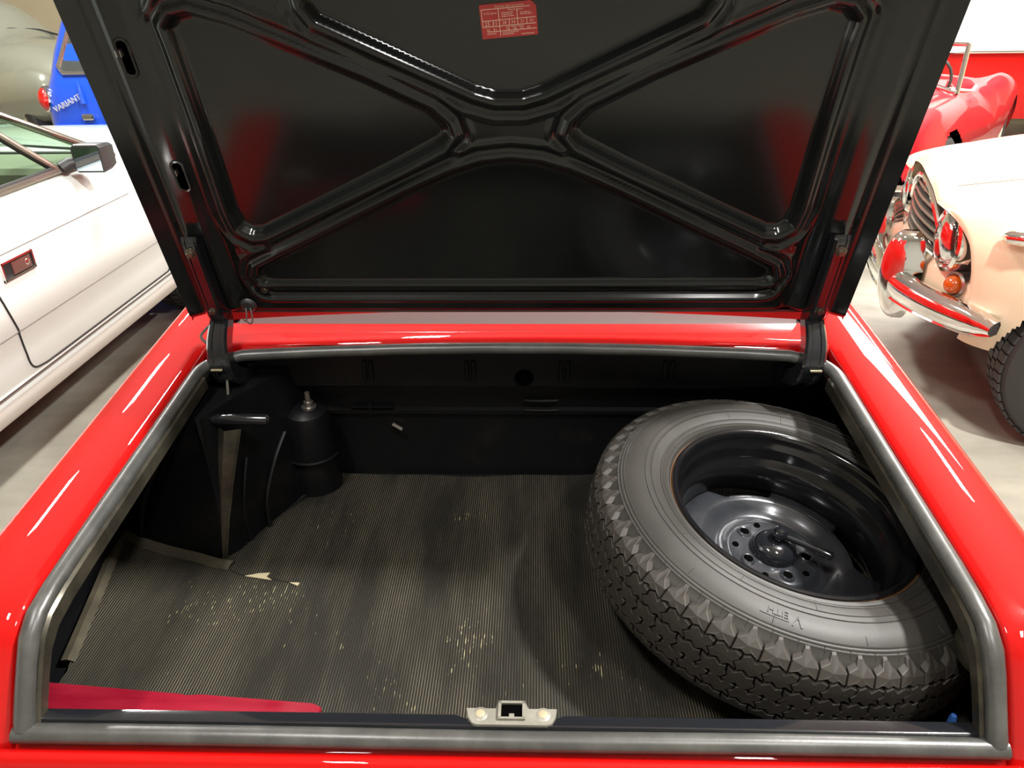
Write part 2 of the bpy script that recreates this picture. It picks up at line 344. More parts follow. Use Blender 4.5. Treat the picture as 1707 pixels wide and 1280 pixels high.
# rubber seal round the opening
path = []
for y, z in side_path[::-1]: path.append(Vector((-WS, y, z)))
for k in range(1, 7):
    a = PI / 2 * k / 7; path.append(Vector((-WS + 0.055 * (1 - math.cos(a)), 0.50 + 0.060 * math.sin(a), dz(0.50) + 0.006 * math.sin(a))))
for x in np.linspace(-0.50, 0.50, 25): path.append(Vector((x, bow(x) - 0.008, backz(x) + 0.001)))
for k in range(6, 0, -1):
    a = PI / 2 * k / 7; path.append(Vector((WS - 0.055 * (1 - math.cos(a)), 0.50 + 0.060 * math.sin(a), dz(0.50) + 0.006 * math.sin(a))))
for y, z in side_path: path.append(Vector((WS, y, z)))
sl = MB(); pr = [Vector(p) for p in path]
rows = []
n = len(pr)
for i, p in enumerate(pr):
    a = pr[max(i - 1, 0)]; b = pr[min(i + 1, n - 1)]; t = (b - a).normalized()
    outw = Vector((0, SL * 0 + 0.0, 1)) if p.z > 0.79 else Vector((0, -0.86, 0.5))
    u = (outw - t * outw.dot(t)).normalized(); s_ = t.cross(u)
    wob = 1 + 0.05 * math.sin(i * 1.7)
    rows.append([p + s_ * (0.0120 * wob * math.cos(k * PI / 6)) + u * (0.0105 * math.sin(k * PI / 6)) for k in range(12)])
sl.grid(rows, closev=True)
# lower run with mitred ends
sl.tube([(x, -0.0855, 0.6835 - 0.001 * math.cos(x * 9)) for x in np.linspace(-0.574, 0.574, 30)], 0.0118, 12, flat=0.95, upv=(0, -0.3, 1))
seal = sl.build('boot_seal', 'seal', car, angle=60)
# pinch flange just inside the seal
for sx in (-1, 1):
    fl = MB()
    fl.grid([[Vector((sx * 0.556, y + 0.004, z - 0.02)), Vector((sx * 0.5515, y + 0.003, z - 0.003)), Vector((sx * 0.5475, y + 0.004, z - 0.006)), Vector((sx * 0.5465, y + 0.006, z - 0.026))] for y, z in side_path])
    fl.build('pinch_flange', 'worn', car)
# lip ledge with striker cut-out
rows = []
for i in range(61):
    x = -0.555 + 1.11 * i / 60
    cut = 0.018 if -0.044 < x < 0.068 else 0.0
    rows.append([Vector((x, -0.0760, 0.6880)), Vector((x, -0.0740, 0.6935)), Vector((x, -0.0720, 0.6940)), Vector((x, -0.0585 - cut * 0.4, 0.6925)), Vector((x, -0.0545 - cut * 0.5, 0.688)), Vector((x, -0.0535 - cut * 0.5, 0.678)), Vector((x, -0.052, 0.655)), Vector((x, -0.050, 0.53))])
MB().grid(rows).build('lip_ledge', 'gloss', car, angle=40)
# latch striker plate
def Ls(a, b, h): return Vector((0.0115 + a, -0.0625 + b * 0.97 - h * 0.15, 0.6955 + b * 0.05 + h))
st = MB()
outl = [(-0.0545, 0.010), (-0.020, 0.010), (-0.017, 0.018), (0.017, 0.018), (0.020, 0.010), (0.0535, 0.010), (0.0515, -0.002), (0.047, -0.010), (0.042, -0.0125), (-0.042, -0.0125), (-0.047, -0.010), (-0.052, -0.002)]
st.prism(outl, Ls, -0.006, 0.0022, bev=0.0012)
for sx in (-1, 1): st.lathe([(0.0001, 0.0030), (0.0075, 0.0028), (0.0095, 0.0018), (0.0098, 0.001)], 18, mtx=Matrix.Translation(Ls(sx * 0.037, 0.002, 0)))
striker = st.build('latch_striker', 'zinc', car, angle=30)
fr = MB()
fr.box((-0.016, -0.004, 0), (-0.0125, 0.018, 0.0045)).box((0.0125, -0.004, 0), (0.016, 0.018, 0.0045)).box((-0.016, 0.0145, 0), (0.016, 0.018, 0.0045)).box((-0.016, -0.006, 0), (0.016, -0.0035, 0.0038))
fr.v = [tuple(Ls(a, b, h + 0.002)) for a, b, h in fr.v]
fr.build('striker_frame', 'zinc', striker, smooth=False)
rc = MB().box((-0.0125, -0.0035, 0.0022), (0.0125, 0.0145, 0.0028)); rc.v = [tuple(Ls(*p)) for p in rc.v]; rc.build('striker_recess', 'void', striker, smooth=False)
rc = MB().box((-0.003, -0.004, 0.0028), (0.003, 0.001, 0.0055)); rc.v = [tuple(Ls(*p)) for p in rc.v]; rc.build('striker_tongue', 'zinc', striker, smooth=False)
for sx in (-1, 1):
    MB().lathe([(0.0001, 0.0035), (0.005, 0.0034), (0.0056, 0.003)], 14, mtx=Matrix.Translation(Ls(sx * 0.037, 0.002, 0))).build('screw_mark', 'brass', striker)

# ------------------------------------------------------------------ boot tub
FZ = 0.535
tub = MB()
tub.add([(-0.74, -0.051, FZ), (0.74, -0.051, FZ), (0.74, 0.668, FZ), (-0.74, 0.668, FZ)], [(0, 1, 2, 3)])
floor_ = tub.build('boot_floor', 'black', car, smooth=False)
for sx in (-1, 1):
    rows = []
    for y in np.linspace(-0.05, 0.68, 24):
        zt = dz(y) if y > 0 else 0.80 + y * 1.2
        rows.append([Vector((sx * 0.549, y, zt - 0.012)), Vector((sx * 0.556, y, zt - 0.034)), Vector((sx * 0.60, y, zt - 0.036)), Vector((sx * 0.665, y, zt - 0.045)), Vector((sx * 0.69, y, zt - 0.075)), Vector((sx * (0.715 + 0.02 * (y > 0.1)), y, 0.66)), Vector((sx * 0.742, y, 0.60)), Vector((sx * 0.735, y, FZ))])
    MB().grid(rows).build('boot_side_wall', 'black', car)
# bulkhead with upper panel, pressings and hole
BY = 0.668
bk = MB()
def boot_hw(z): return float(np.interp(z, (0.53, 0.65, 0.74, 0.79, 0.9), (0.74, 0.735, 0.70, 0.655, 0.63)))
bk.grid([[Vector((x / 0.76 * boot_hw(z), y, z)) for y, z in ((0.60, 0.872), (0.612, 0.856), (0.632, 0.848), (0.634, 0.768), (0.640, 0.762), (BY, 0.758), (BY, 0.702), (BY - 0.008, 0.698), (BY - 0.008, 0.690), (BY, 0.686), (BY + 0.004, 0.60), (BY, FZ))] for x in np.linspace(-0.76, 0.76, 30)])
bulk = bk.build('bulkhead', 'black', car, angle=25)
for xs in (-0.287, -0.087, 0.096, 0.296):
    m = MB()
    for dx in (-0.006, 0.007):
        m.box((xs + dx - 0.004, 0.627, 0.782), (xs + dx + 0.004, 0.634, 0.826), bev=0.002)
    m.build('panel_rib', 'black', bulk)
MB().lathe([(0.0001, 0), (0.0125, 0), (0.0165, 0.0005), (0.0175, 0.003), (0.0185, 0)], 28, mtx=Matrix.Translation((0.018, 0.6325, 0.787)) @ Matrix.Rotation(PI / 2, 4, 'X')).build('access_hole', 'void', bulk)
m = MB()
for r0, zz in ((0.034, 0.722), (0.036, 0.700)):
    m.tube([(0.052 + r0 * math.cos(a), BY - 0.006 - 0.004 * math.sin(a), zz) for a in np.linspace(0, PI, 12)], 0.003, 6)
m.build('embossed_oval', 'black', bulk)
# left wheel arch: pocket wall, inner wall, bright gusset
rows = []
prof = [(-0.745, 0.462), (-0.70, 0.440), (-0.64, 0.418), (-0.58, 0.400), (-0.535, 0.390), (-0.512, 0.400), (-0.496, 0.435), (-0.478, 0.480), (-0.452, 0.530), (-0.425, 0.585), (-0.41, 0.63), (-0.405, 0.67)]
for k, z in enumerate((FZ - 0.002, 0.555, 0.60, 0.66, 0.72, 0.765, 0.795, 0.812)):
    lean = max(0, (z - 0.56)) * 0.30
    rows.append([Vector((max(-boot_hw(z) + 0.004, x - (0.03 * lean / 0.08 if i > 4 else 0)), y + lean * (0.5 if i < 5 else 0.25), z)) for i, (x, y) in enumerate(prof)])
rows.append([Vector((-0.64, 0.67, 0.815)) for _ in prof])
arch = MB().grid([cr(r, 3) for r in rows]).build('wheel_arch', 'black', car, angle=50)
g = MB()
g.grid([[Vector((-0.534, 0.386, 0.540)), Vector((-0.530, 0.380, 0.540)), Vector((-0.5255, 0.386, 0.540))],
        [Vector((-0.530, 0.402, 0.62)), Vector((-0.522, 0.392, 0.62)), Vector((-0.511, 0.400, 0.62))],
        [Vector((-0.524, 0.424, 0.70)), Vector((-0.512, 0.410, 0.70)), Vector((-0.494, 0.418, 0.70))],
        [Vector((-0.516, 0.448, 0.785)), Vector((-0.500, 0.432, 0.785)), Vector((-0.474, 0.440, 0.785))]])
g.tube([(-0.5255, 0.384, 0.540), (-0.511, 0.398, 0.62), (-0.494, 0.416, 0.70), (-0.474, 0.438, 0.785)], 0.0028, 6)
g.build('arch_gusset', 'worn', arch, label='worn bright-edged gusset strip')
for pts, rr in ((((-0.705, 0.436, 0.545), (-0.692, 0.436, 0.60), (-0.668, 0.44, 0.66), (-0.640, 0.444, 0.705)), 0.006),
                (((-0.472, 0.475, 0.545), (-0.474, 0.49, 0.60), (-0.462, 0.53, 0.66), (-0.448, 0.57, 0.70)), 0.0045),
                (((-0.495, 0.436, 0.545), (-0.500, 0.440, 0.60), (-0.496, 0.46, 0.66), (-0.492, 0.48, 0.70)), 0.004),
                (((-0.466, 0.50, 0.538), (-0.44, 0.55, 0.545), (-0.41, 0.60, 0.555), (-0.395, 0.65, 0.57)), 0.006)):
    MB().tube(cr(pts, 5), rr, 8).build('pressed_bead', 'black', arch)
MB().tube([(-0.525, 0.45, 0.797), (-0.515, 0.45, 0.798), (-0.46, 0.452, 0.797), (-0.43, 0.455, 0.795), (-0.425, 0.455, 0.795)], [0.006, 0.0105, 0.0105, 0.010, 0.005], 14).build('hinge_tube', 'gloss', car)
# strut turret with stud
tr = MB().lathe([(0.052, 0), (0.05, 0.06), (0.046, 0.12), (0.044, 0.17), (0.040, 0.186), (0.030, 0.194), (0.016, 0.200), (0.0001, 0.201)], 28, mtx=Matrix.Translation((-0.415, 0.615, FZ)))
tr = tr.build('strut_turret', 'black', car)
MB().lathe([(0.014, 0.198), (0.0145, 0.204), (0.010, 0.205), (0.0095, 0.214), (0.006, 0.215), (0.005, 0.234), (0.0001, 0.235)], 14, mtx=Matrix.Translation((-0.405, 0.605, FZ))).build('strut_stud', 'dullmetal', tr)
MB().tube([(-0.415 + 0.055 * math.cos(a), 0.615 - 0.055 * math.sin(a), 0.63) for a in np.linspace(0.2, PI - 0.2, 14)], 0.003, 6).build('turret_collar', 'black', tr)
# small latch plate and reinforcing bits on the bulkhead
MB().box((-0.300, 0.655, 0.690), (-0.295, 0.664, 0.715)).box((-0.335, 0.656, 0.705), (-0.250, 0.664, 0.709)).build('bulkhead_bracket', 'black', bulk)
MB().tube([(-0.255, 0.66, 0.665), (-0.235, 0.655, 0.655)], 0.004, 8).build('bulkhead_clip', 'dullmetal', bulk)
# right inner bump stop
MB().lathe([(0.0001, 0.012), (0.020, 0.010), (0.028, 0.004), (0.03, 0)], 24, mtx=Matrix.Translation((0.565, 0.005, 0.745)) @ Matrix.Rotation(-PI / 2, 4, 'Y')).build('bump_stop', 'worn', car)
# ------------------------------------------------------------------ boot lid
LA = math.radians(18); P0 = Vector((0, 0.62, 0.90))
Lup = Vector((0, -math.sin(LA), math.cos(LA))); Ln = Vector((0, -math.cos(LA), -math.sin(LA)))
def LW(x, t, h=0.0): return P0 + Vector((x, 0, 0)) + Lup * t + Ln * h
def mirr(p): return [(-a, b) for a, b in p][::-1]
TRI = [(0.430, 0.562), (0.456, 0.557), (0.471, 0.541), (0.469, 0.515), (0.467, 0.39), (0.468, 0.247), (0.462, 0.214), (0.441, 0.199), (0.418, 0.201), (0.170, 0.325), (0.100, 0.362), (0.086, 0.380), (0.092, 0.400), (0.115, 0.423), (0.207, 0.470), (0.380, 0.547)]
BOT = [(0.458, 0.118), (0.448, 0.098), (0.43, 0.092), (-0.43, 0.092), (-0.448, 0.098), (-0.458, 0.118), (-0.45, 0.137), (-0.402, 0.163), (-0.32, 0.205), (-0.165, 0.288), (-0.09, 0.323), (-0.045, 0.338), (0, 0.343), (0.045, 0.338), (0.09, 0.323), (0.165, 0.288), (0.32, 0.205), (0.402, 0.163), (0.45, 0.137)]
TOP = [(0.275, 0.63), (0.279, 0.60), (0.275, 0.565), (0.262, 0.545), (0.085, 0.460), (0.05, 0.443), (0.02, 0.434), (-0.02, 0.434), (-0.05, 0.443), (-0.085, 0.460), (-0.262, 0.545), (-0.275, 0.565), (-0.279, 0.60), (-0.275, 0.63)]
def sdf(poly, X, T):
    d = np.full(X.shape, 1e9); s = np.ones(X.shape); n = len(poly)
    for i in range(n):
        a = poly[i]; b = poly[i - 1]; ex, ey = b[0] - a[0], b[1] - a[1]; wx, wy = X - a[0], T - a[1]
        t = np.clip((wx * ex + wy * ey) / (ex * ex + ey * ey), 0, 1)
        d = np.minimum(d, (wx - ex * t) ** 2 + (wy - ey * t) ** 2)
        c1 = T >= a[1]; c2 = T < b[1]; c3 = ex * wy > ey * wx
        s = np.where((c1 & c2 & c3) | (~c1 & ~c2 & ~c3), -s, s)
    return s * np.sqrt(d)
def smooth01(t): t = np.clip(t, 0, 1); return t * t * (3 - 2 * t)
def gs(d, c, w_): return np.exp(-((d - c) / w_) ** 2)
HW = 0.592; T0 = 0.034; T1 = 0.70
xs = np.arange(-HW, HW + 1e-6, HW * 2 / 330); ts = np.arange(T0, T1 + 1e-6, (T1 - T0) / 186)
X, T = np.meshgrid(xs, ts)
H = np.zeros(X.shape)
for poly, dep in ((TRI, 0.017), (mirr(TRI), 0.017), (BOT, 0.012), (TOP, 0.017)):
    d = sdf(poly, X, T)
    H -= dep * (1 - smooth01((d + 0.012) / 0.012))
    H += 0.0030 * gs(d, 0.005, 0.004) - 0.0040 * gs(d, 0.0165, 0.0055) + 0.0022 * gs(d, 0.027, 0.004)
# lower bead channel along the hinge side
dch = np.where(np.abs(X) < 0.45, np.abs(T - 0.083), np.hypot(np.abs(X) - 0.45, T - 0.083))
H += -0.006 * (1 - smooth01((dch - 0.006) / 0.007)) + 0.002 * gs(dch, 0.016, 0.003)
# side valley between frame and flange, raised flange
de = HW - np.abs(X)
H += -0.007 * gs(de, 0.098, 0.014)
H += 0.09 * np.clip(np.abs(X) - 0.487, 0, 0.075)
H += 0.0035 * gs(de, 0.030, 0.0035) - 0.004 * gs(de, 0.038, 0.005)
H += np.where(de < 0.028, 0.014 * (0.028 - de) / 0.028, 0)
H += np.where(T > 0.60, ((T - 0.60) / 0.10) ** 2 * 0.05, 0)
H -= np.where(T < 0.045, (0.045 - T) * 0.8, 0)
cx = 0.012
nz = len(ts); nx = len(xs)
def in_slot(x, t, c):
    dx, dt = x - c[0], t - c[1]; tt = max(-0.017, min(0.017, dt)); return math.hypot(dx, dt - tt) < 0.0085
slots = [(-0.534, 0.503), (-0.5205, 0.318)]
vs = [LW(X[i, j], T[i, j], H[i, j]) for i in range(nz) for j in range(nx)]
fs = []
for i in range(nz - 1):
    for j in range(nx - 1):
        xc = (xs[j] + xs[j + 1]) / 2; tc_ = (ts[i] + ts[i + 1]) / 2
        if any(in_slot(xc, tc_, c) for c in slots): continue
        fs.append((i * nx + j, i * nx + j + 1, (i + 1) * nx + j + 1, (i + 1) * nx + j))
sk = MB()   # outer skin
rows = []
for t in np.linspace(T0 - 0.008, T1, 30):
    hh = -0.030 + (((t - 0.60) / 0.10) ** 2 * 0.05 if t > 0.60 else 0)
    row = [LW(-HW - 0.003, t, hh + 0.042), LW(-HW - 0.006, t, hh + 0.02), LW(-HW - 0.003, t, hh + 0.006)]
    row += [LW(x, t, hh - 0.012 * (1 - (x / HW) ** 2)) for x in np.linspace(-HW + 0.006, HW - 0.006, 21)]
    row += [LW(HW + 0.003, t, hh + 0.006), LW(HW + 0.006, t, hh + 0.02), LW(HW + 0.003, t, hh + 0.042)]
    rows.append(row)
sk.grid(rows)
sk.grid([[LW(x, T0 - 0.008, -0.030 - 0.012 * (1 - (x / HW) ** 2)), LW(x, T0 - 0.012, -0.026), LW(x, T0 - 0.010, -0.015), LW(x, T0 - 0.003, -0.0105)] for x in np.linspace(-HW, HW, 25)])
lid = sk.build('boot_lid', 'red', car, angle=60)
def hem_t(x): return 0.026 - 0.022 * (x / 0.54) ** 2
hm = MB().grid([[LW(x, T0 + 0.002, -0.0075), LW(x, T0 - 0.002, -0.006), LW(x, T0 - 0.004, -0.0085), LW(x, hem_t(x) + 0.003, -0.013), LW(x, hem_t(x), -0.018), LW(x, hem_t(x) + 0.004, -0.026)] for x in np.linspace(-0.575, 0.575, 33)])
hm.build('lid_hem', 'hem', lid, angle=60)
MB().add(vs, fs).build('lid_inner_frame', 'lidblack', lid, angle=80, label='glossy black stamped inner frame with crossed ribs')
for c in slots:
    m = MB().prism([(c[0] - 0.030, c[1] - 0.06), (c[0] + 0.030, c[1] - 0.06), (c[0] + 0.030, c[1] + 0.06), (c[0] - 0.030, c[1] + 0.06)], LW, -0.012, -0.010); m.build('slot_cavity', 'void', lid, smooth=False)
    hb_ = 0.09 * (abs(c[0]) - 0.487)
    MB().tube([LW(c[0] + 0.0088 * math.cos(a), c[1] + 0.0088 * math.sin(a) + (0.017 if math.sin(a) >= 0 else -0.017), hb_ + 0.0004 + 0.09 * (-0.0088 * math.cos(a))) for a in np.linspace(0, 2 * PI, 28, endpoint=False)], 0.0026, 6, closed=True, flat=0.6, upv=Ln).build('slot_rim', 'lidblack', lid)
    m = MB(); m.box((c[0] - 0.013, c[1] + 0.001, -0.008), (c[0] - 0.005, c[1] + 0.010, 0.001)); m.v = [tuple(LW(p[0], p[1], p[2] + hb_)) for p in m.v]; m.build('slot_clip', 'dullmetal', lid, smooth=False)
# hinge arms on the lid
for sx in (-1, 1):
    pts = [(0.536, 0.214, 0.017), (0.536, 0.20, 0.021), (0.5365, 0.13, 0.023), (0.5365, 0.06, 0.024)]
    c = [LW(sx * a, b, h) for a, b, h in pts] + [Vector((sx * 0.5365, 0.592, 0.930)), Vector((sx * 0.535, 0.560, 0.898)), Vector((sx * 0.529, 0.538, 0.866)), Vector((sx * 0.524, 0.545, 0.838)), Vector((sx * 0.520, 0.580, 0.818)), Vector((sx * 0.520, 0.625, 0.815))]
    c = cr(c, 3); m = MB(); rows = []
    for i, p in enumerate(c):
        f_ = i / (len(c) - 1); wd = 0.0135 + 0.0065 * max(0, min(1, (f_ - 0.25) / 0.4)); hgt = 0.012 + 0.005 * f_
        a = c[max(i - 1, 0)]; b = c[min(i + 1, len(c) - 1)]; t = (b - a).normalized()
        sd = Vector((1, 0, 0)); sd = (sd - t * sd.dot(t)).normalized(); fw = t.cross(sd)
        if fw.y > 0: fw = -fw
        r_ = 0.004
        rows.append([p + sd * a_ + fw * b_ for a_, b_ in ((-wd, -hgt), (-wd, hgt - r_), (-wd + r_, hgt), (-wd * 0.45, hgt), (-wd * 0.35, hgt - 0.002), (wd * 0.35, hgt - 0.002), (wd * 0.45, hgt), (wd - r_, hgt), (wd, hgt - r_), (wd, -hgt))])
    m.grid(rows, closev=True); m.f.append(tuple(range(10))); m.m.append(0)
    arm = m.build('hinge_arm', 'gloss', lid, angle=40)
    for tt in (0.193, 0.069):
        q = LW(sx * 0.5365, tt, 0.0355)
        mt = Matrix.Translation(q) @ Ln.to_track_quat('Z', 'Y').to_matrix().to_4x4()
        MB().lathe([(0.0001, 0.005), (0.0045, 0.005), (0.0065, 0.003), (0.0068, 0.0005), (0.0095, 0), (0.0098, -0.003)], 14, mtx=mt).build('hinge_bolt', 'worn', lid)
    MB().box((sx * 0.531 - 0.010, 0.5165, 0.8590), (sx * 0.531 + 0.010, 0.5205, 0.8615)).build('hinge_clip', 'brass', lid, smooth=False)
    for a_ in (-0.013,): MB().box((sx * 0.531 + sx * 0.010 - 0.0015, 0.539, 0.884), (sx * 0.531 + sx * 0.010 + 0.0015, 0.545, 0.891), bev=0.0008).build('hinge_rivet', 'chrome', lid)
# plug and wires at the lid foot
mt = Matrix.Translation(LW(-0.485, 0.056, 0.002)) @ Ln.to_track_quat('Z', 'Y').to_matrix().to_4x4()
MB().lathe([(0.0001, 0.006), (0.010, 0.006), (0.014, 0.003), (0.015, 0)], 20, mtx=mt).build('rubber_plug', 'blackplastic', lid)
MB().lathe([(0.0001, 0.006), (0.005, 0.006), (0.008, 0.002), (0.0085, 0)], 16, mtx=Matrix.Translation(LW(-0.449, 0.087, -0.004)) @ Ln.to_track_quat('Z', 'Y').to_matrix().to_4x4()).build('frame_screw', 'worn', lid)
for pts in (((-0.49, 0.054, 0.006), (-0.488, 0.040, 0.02), (-0.494, 0.030, 0.018), (-0.503, 0.026, 0.006)), ((-0.482, 0.054, 0.006), (-0.478, 0.038, 0.02), (-0.484, 0.026, 0.02), (-0.496, 0.022, 0.01))):
    MB().tube(cr([LW(*p) for p in pts], 5), 0.0013, 6).build('lid_wire', 'wire', lid)
# hinge cable looping over the fender edge into the boot
MB().tube(cr([(-0.548, 0.60, 0.925), (-0.566, 0.585, 0.912), (-0.574, 0.575, 0.900), (-0.560, 0.568, 0.888), (-0.535, 0.562, 0.872), (-0.527, 0.55, 0.855), (-0.522, 0.53, 0.83), (-0.520, 0.51, 0.80), (-0.535, 0.49, 0.77), (-0.555, 0.47, 0.74), (-0.585, 0.455, 0.715)], 5), 0.0026, 8).build('hinge_cable', 'wire', car)
# tyre-pressure sticker
sd = MB(); ca, sa = math.cos(math.radians(4.5)), math.sin(math.radians(4.5))
SC = (0.0015, 0.5405)
def SW(a, b, h): return LW(SC[0] + a * ca - b * sa, SC[1] + a * sa + b * ca, -0.0165 + h)
hw_, hh_ = 0.0385, 0.0225
sd.prism([(-hw_, -hh_), (hw_, -hh_), (hw_, hh_ - 0.008), (hw_ - 0.004, hh_ - 0.002), (hw_ - 0.008, hh_), (-hw_ + 0.002, hh_), (-hw_, hh_ - 0.002)], SW, 0, 0.0006)
def bar(a0, b0, a1, b1, wd=0.00045):
    if a0 == a1: r = [(a0 - wd, b0), (a0 + wd, b0), (a0 + wd, b1), (a0 - wd, b1)]
    else: r = [(a0, b0 - wd), (a1, b0 - wd), (a1, b0 + wd), (a0, b0 + wd)]
    sd.prism(r, SW, 0.0006, 0.0009, 1)
for b_ in ((-0.036, 0.0158, -0.013, 0.0158), (-0.036, 0.0010, -0.013, 0.0010), (-0.036, -0.0068, 0.037, -0.0068), (-0.013, 0.0012, 0.037, 0.0012), (-0.013, 0.0158, 0.030, 0.0158), (-0.030, -0.0135, 0.037, -0.0135)): bar(*b_)
for b_ in ((-0.036, -0.0068, -0.036, 0.0158), (-0.013, -0.020, -0.013, 0.0158), (0.012, -0.0068, 0.012, 0.0140), (0.0005, -0.0068, 0.0005, 0.0012), (0.0245, -0.0068, 0.0245, 0.0012)): bar(*b_)
for a0, a1, b in ((-0.009, 0.007, 0.0098), (-0.009, 0.006, 0.0075), (-0.009, 0.008, 0.0052), (0.016, 0.030, 0.0085), (0.016, 0.032, 0.0062), (-0.031, -0.018, -0.0162), (-0.010, 0.012, -0.0158), (-0.010, 0.006, -0.0182), (0.016, 0.034, -0.0195)):
    k = a0
    while k < a1 - 0.001:   # print too fine to read
        ln = random.uniform(0.0014, 0.0034); bar(k, b, min(a1, k + ln), b, 0.0005); k += ln + 0.0008
for s_, sz, a, b in (('Correct tyre pressures', 0.0042, 0.002, 0.0185), ('Cold tyres', 0.0042, -0.0245, 0.0105), ('Warm tyres', 0.0042, 0.010, 0.0132), 
                     ('25 31', 0.0078, -0.0245, -0.003), ('28', 0.0058, -0.0062, -0.0030), ('34', 0.0058, 0.006, -0.0030), ('31', 0.0058, 0.0185, -0.0030), ('36', 0.0058, 0.031, -0.0030),
                     ('For winter tyres', 0.0036, 0.008, -0.0085), ('26   31', 0.0052, -0.0245, -0.0113), ('28   34   33   35', 0.0052, 0.012, -0.0118)):
    v, f = text_mesh(s_, sz, 0.0001, 1)
    sd.add([SW(p[0] + a, p[1] + b, 0.0009 + p[2]) for p in v], f, 1)
sd.build('tyre_pressure_sticker', ['sticker', 'print'], lid, smooth=False, label='red sticker with a printed tyre pressure table')
# ================================================================== rubber mat with ribs
MZ = FZ + 0.002
mt_ = thing('boot_mat', 'worn black ribbed rubber mat covering the boot floor', 'mat', (0, 0.3, FZ))
def mat_y0(x): return -0.02
def mat_back(x):
    if x < -0.53: return 0.452 + (0.386 - 0.452) * (x + 0.742) / 0.212 - 0.012
    if x < -0.505: return 0.380 + (x + 0.53) * 3.0
    if x < -0.40: return 0.455 + (x + 0.505) * 1.75
    return 0.655
def mat_left(y): return -0.672 - 0.215 * max(0, y - 0.12)
def mat_h(x, y):
    return 0.004 * math.sin(x * 9 + y * 4) * math.sin(y * 7 - x * 3) + 0.0015 * math.sin(x * 31 + 2 * y) + (0.05 * ((-0.60 - x) / 0.14) ** 2 * 0.25 if x < -0.60 else 0)
pitch_ = 0.0042; rb = MB(); x = -0.735; NY = 16
cols = []; top = []
while x < 0.70:
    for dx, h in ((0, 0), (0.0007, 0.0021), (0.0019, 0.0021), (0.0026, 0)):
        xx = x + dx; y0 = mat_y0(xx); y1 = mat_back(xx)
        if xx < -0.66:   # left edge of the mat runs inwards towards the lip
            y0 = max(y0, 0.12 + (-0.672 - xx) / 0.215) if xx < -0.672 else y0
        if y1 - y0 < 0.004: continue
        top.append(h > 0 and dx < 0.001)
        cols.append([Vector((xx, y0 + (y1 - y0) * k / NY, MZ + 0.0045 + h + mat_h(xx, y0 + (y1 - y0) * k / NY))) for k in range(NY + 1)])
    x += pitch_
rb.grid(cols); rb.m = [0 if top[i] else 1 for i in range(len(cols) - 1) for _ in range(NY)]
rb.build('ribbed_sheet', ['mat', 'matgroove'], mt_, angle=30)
bd = MB()
p_edge = [(-0.747, 0.450), (-0.70, 0.434), (-0.64, 0.415), (-0.58, 0.396), (-0.535, 0.380), (-0.505, 0.374)]
rows = []
for x_, y_ in p_edge:
    rows.append([Vector((x_ - 0.006, y_ - 0.020, MZ + 0.006 + mat_h(x_, y_))), Vector((x_ - 0.004, y_ - 0.016, MZ + 0.011 + mat_h(x_, y_))), Vector((x_, y_ - 0.003, MZ + 0.012 + mat_h(x_, y_))), Vector((x_ + 0.001, y_ + 0.003, MZ + 0.004))])
bd.grid(rows)
rows = []
for y_ in np.linspace(0.44, 0.14, 9):
    x_ = mat_left(y_)
    rows.append([Vector((x_ - 0.014, y_, MZ + 0.010 + mat_h(x_, y_))), Vector((x_ - 0.003, y_, MZ + 0.012 + mat_h(x_, y_))), Vector((x_ + 0.004 + 0.004, y_, MZ + 0.007 + mat_h(x_, y_)))])
bd.grid(rows)
bd.build('mat_border', 'matborder', mt_, label='smooth raised border strip of the mat')
for pts in ([(-0.474, 0.337), (-0.450, 0.343), (-0.430, 0.3435), (-0.434, 0.334), (-0.421, 0.325), (-0.445, 0.3305)], [(-0.388, 0.3185), (-0.370, 0.318), (-0.3715, 0.3105)]):
    MB().prism(pts, lambda a, b, h: Vector((a, b, MZ + 0.0068 + mat_h(a, b) + h)), 0, 0.0012).build('torn_backing', 'backing', mt_, smooth=False, label='pale torn backing of the mat')
MB().tube([(x_, y_, MZ + 0.0066 + mat_h(x_, y_)) for x_, y_ in ((-0.505, 0.352), (-0.474, 0.338), (-0.42, 0.328), (-0.385, 0.3185))], 0.0011, 5).build('mat_tear', 'dark', mt_)

# red plastic board lying inside the lip
b_ = MB()
zt = MZ + 0.0125
pts = [(-0.686, 0.066), (-0.678, 0.090), (-0.470, 0.0745), (-0.466, 0.0725), (-0.440, 0.0735), (-0.275, 0.0605), (-0.263, 0.055), (-0.265, -0.004), (-0.670, 0.006)]
b_.prism(pts, lambda a, b, h: Vector((a, b, zt + h + 0.05 * max(0, -a - 0.6) ** 2)), 0.0, 0.011, bev=0.0015)
tag(b_.build('red_board', 'plastic_red', smooth=False), 'long flat red plastic board lying on the mat behind the boot lip', 'board')
MB().lathe([(0.0001, 0.022), (0.003, 0.021), (0.0045, 0.016), (0.005, 0), (0.0001, 0)], 14, mtx=Matrix.Translation((0.534, -0.046, 0.668))).build('blue_piece', 'bluebit', car, label='small blue plastic piece')  # small blue plastic piece of unknown use beside the lip
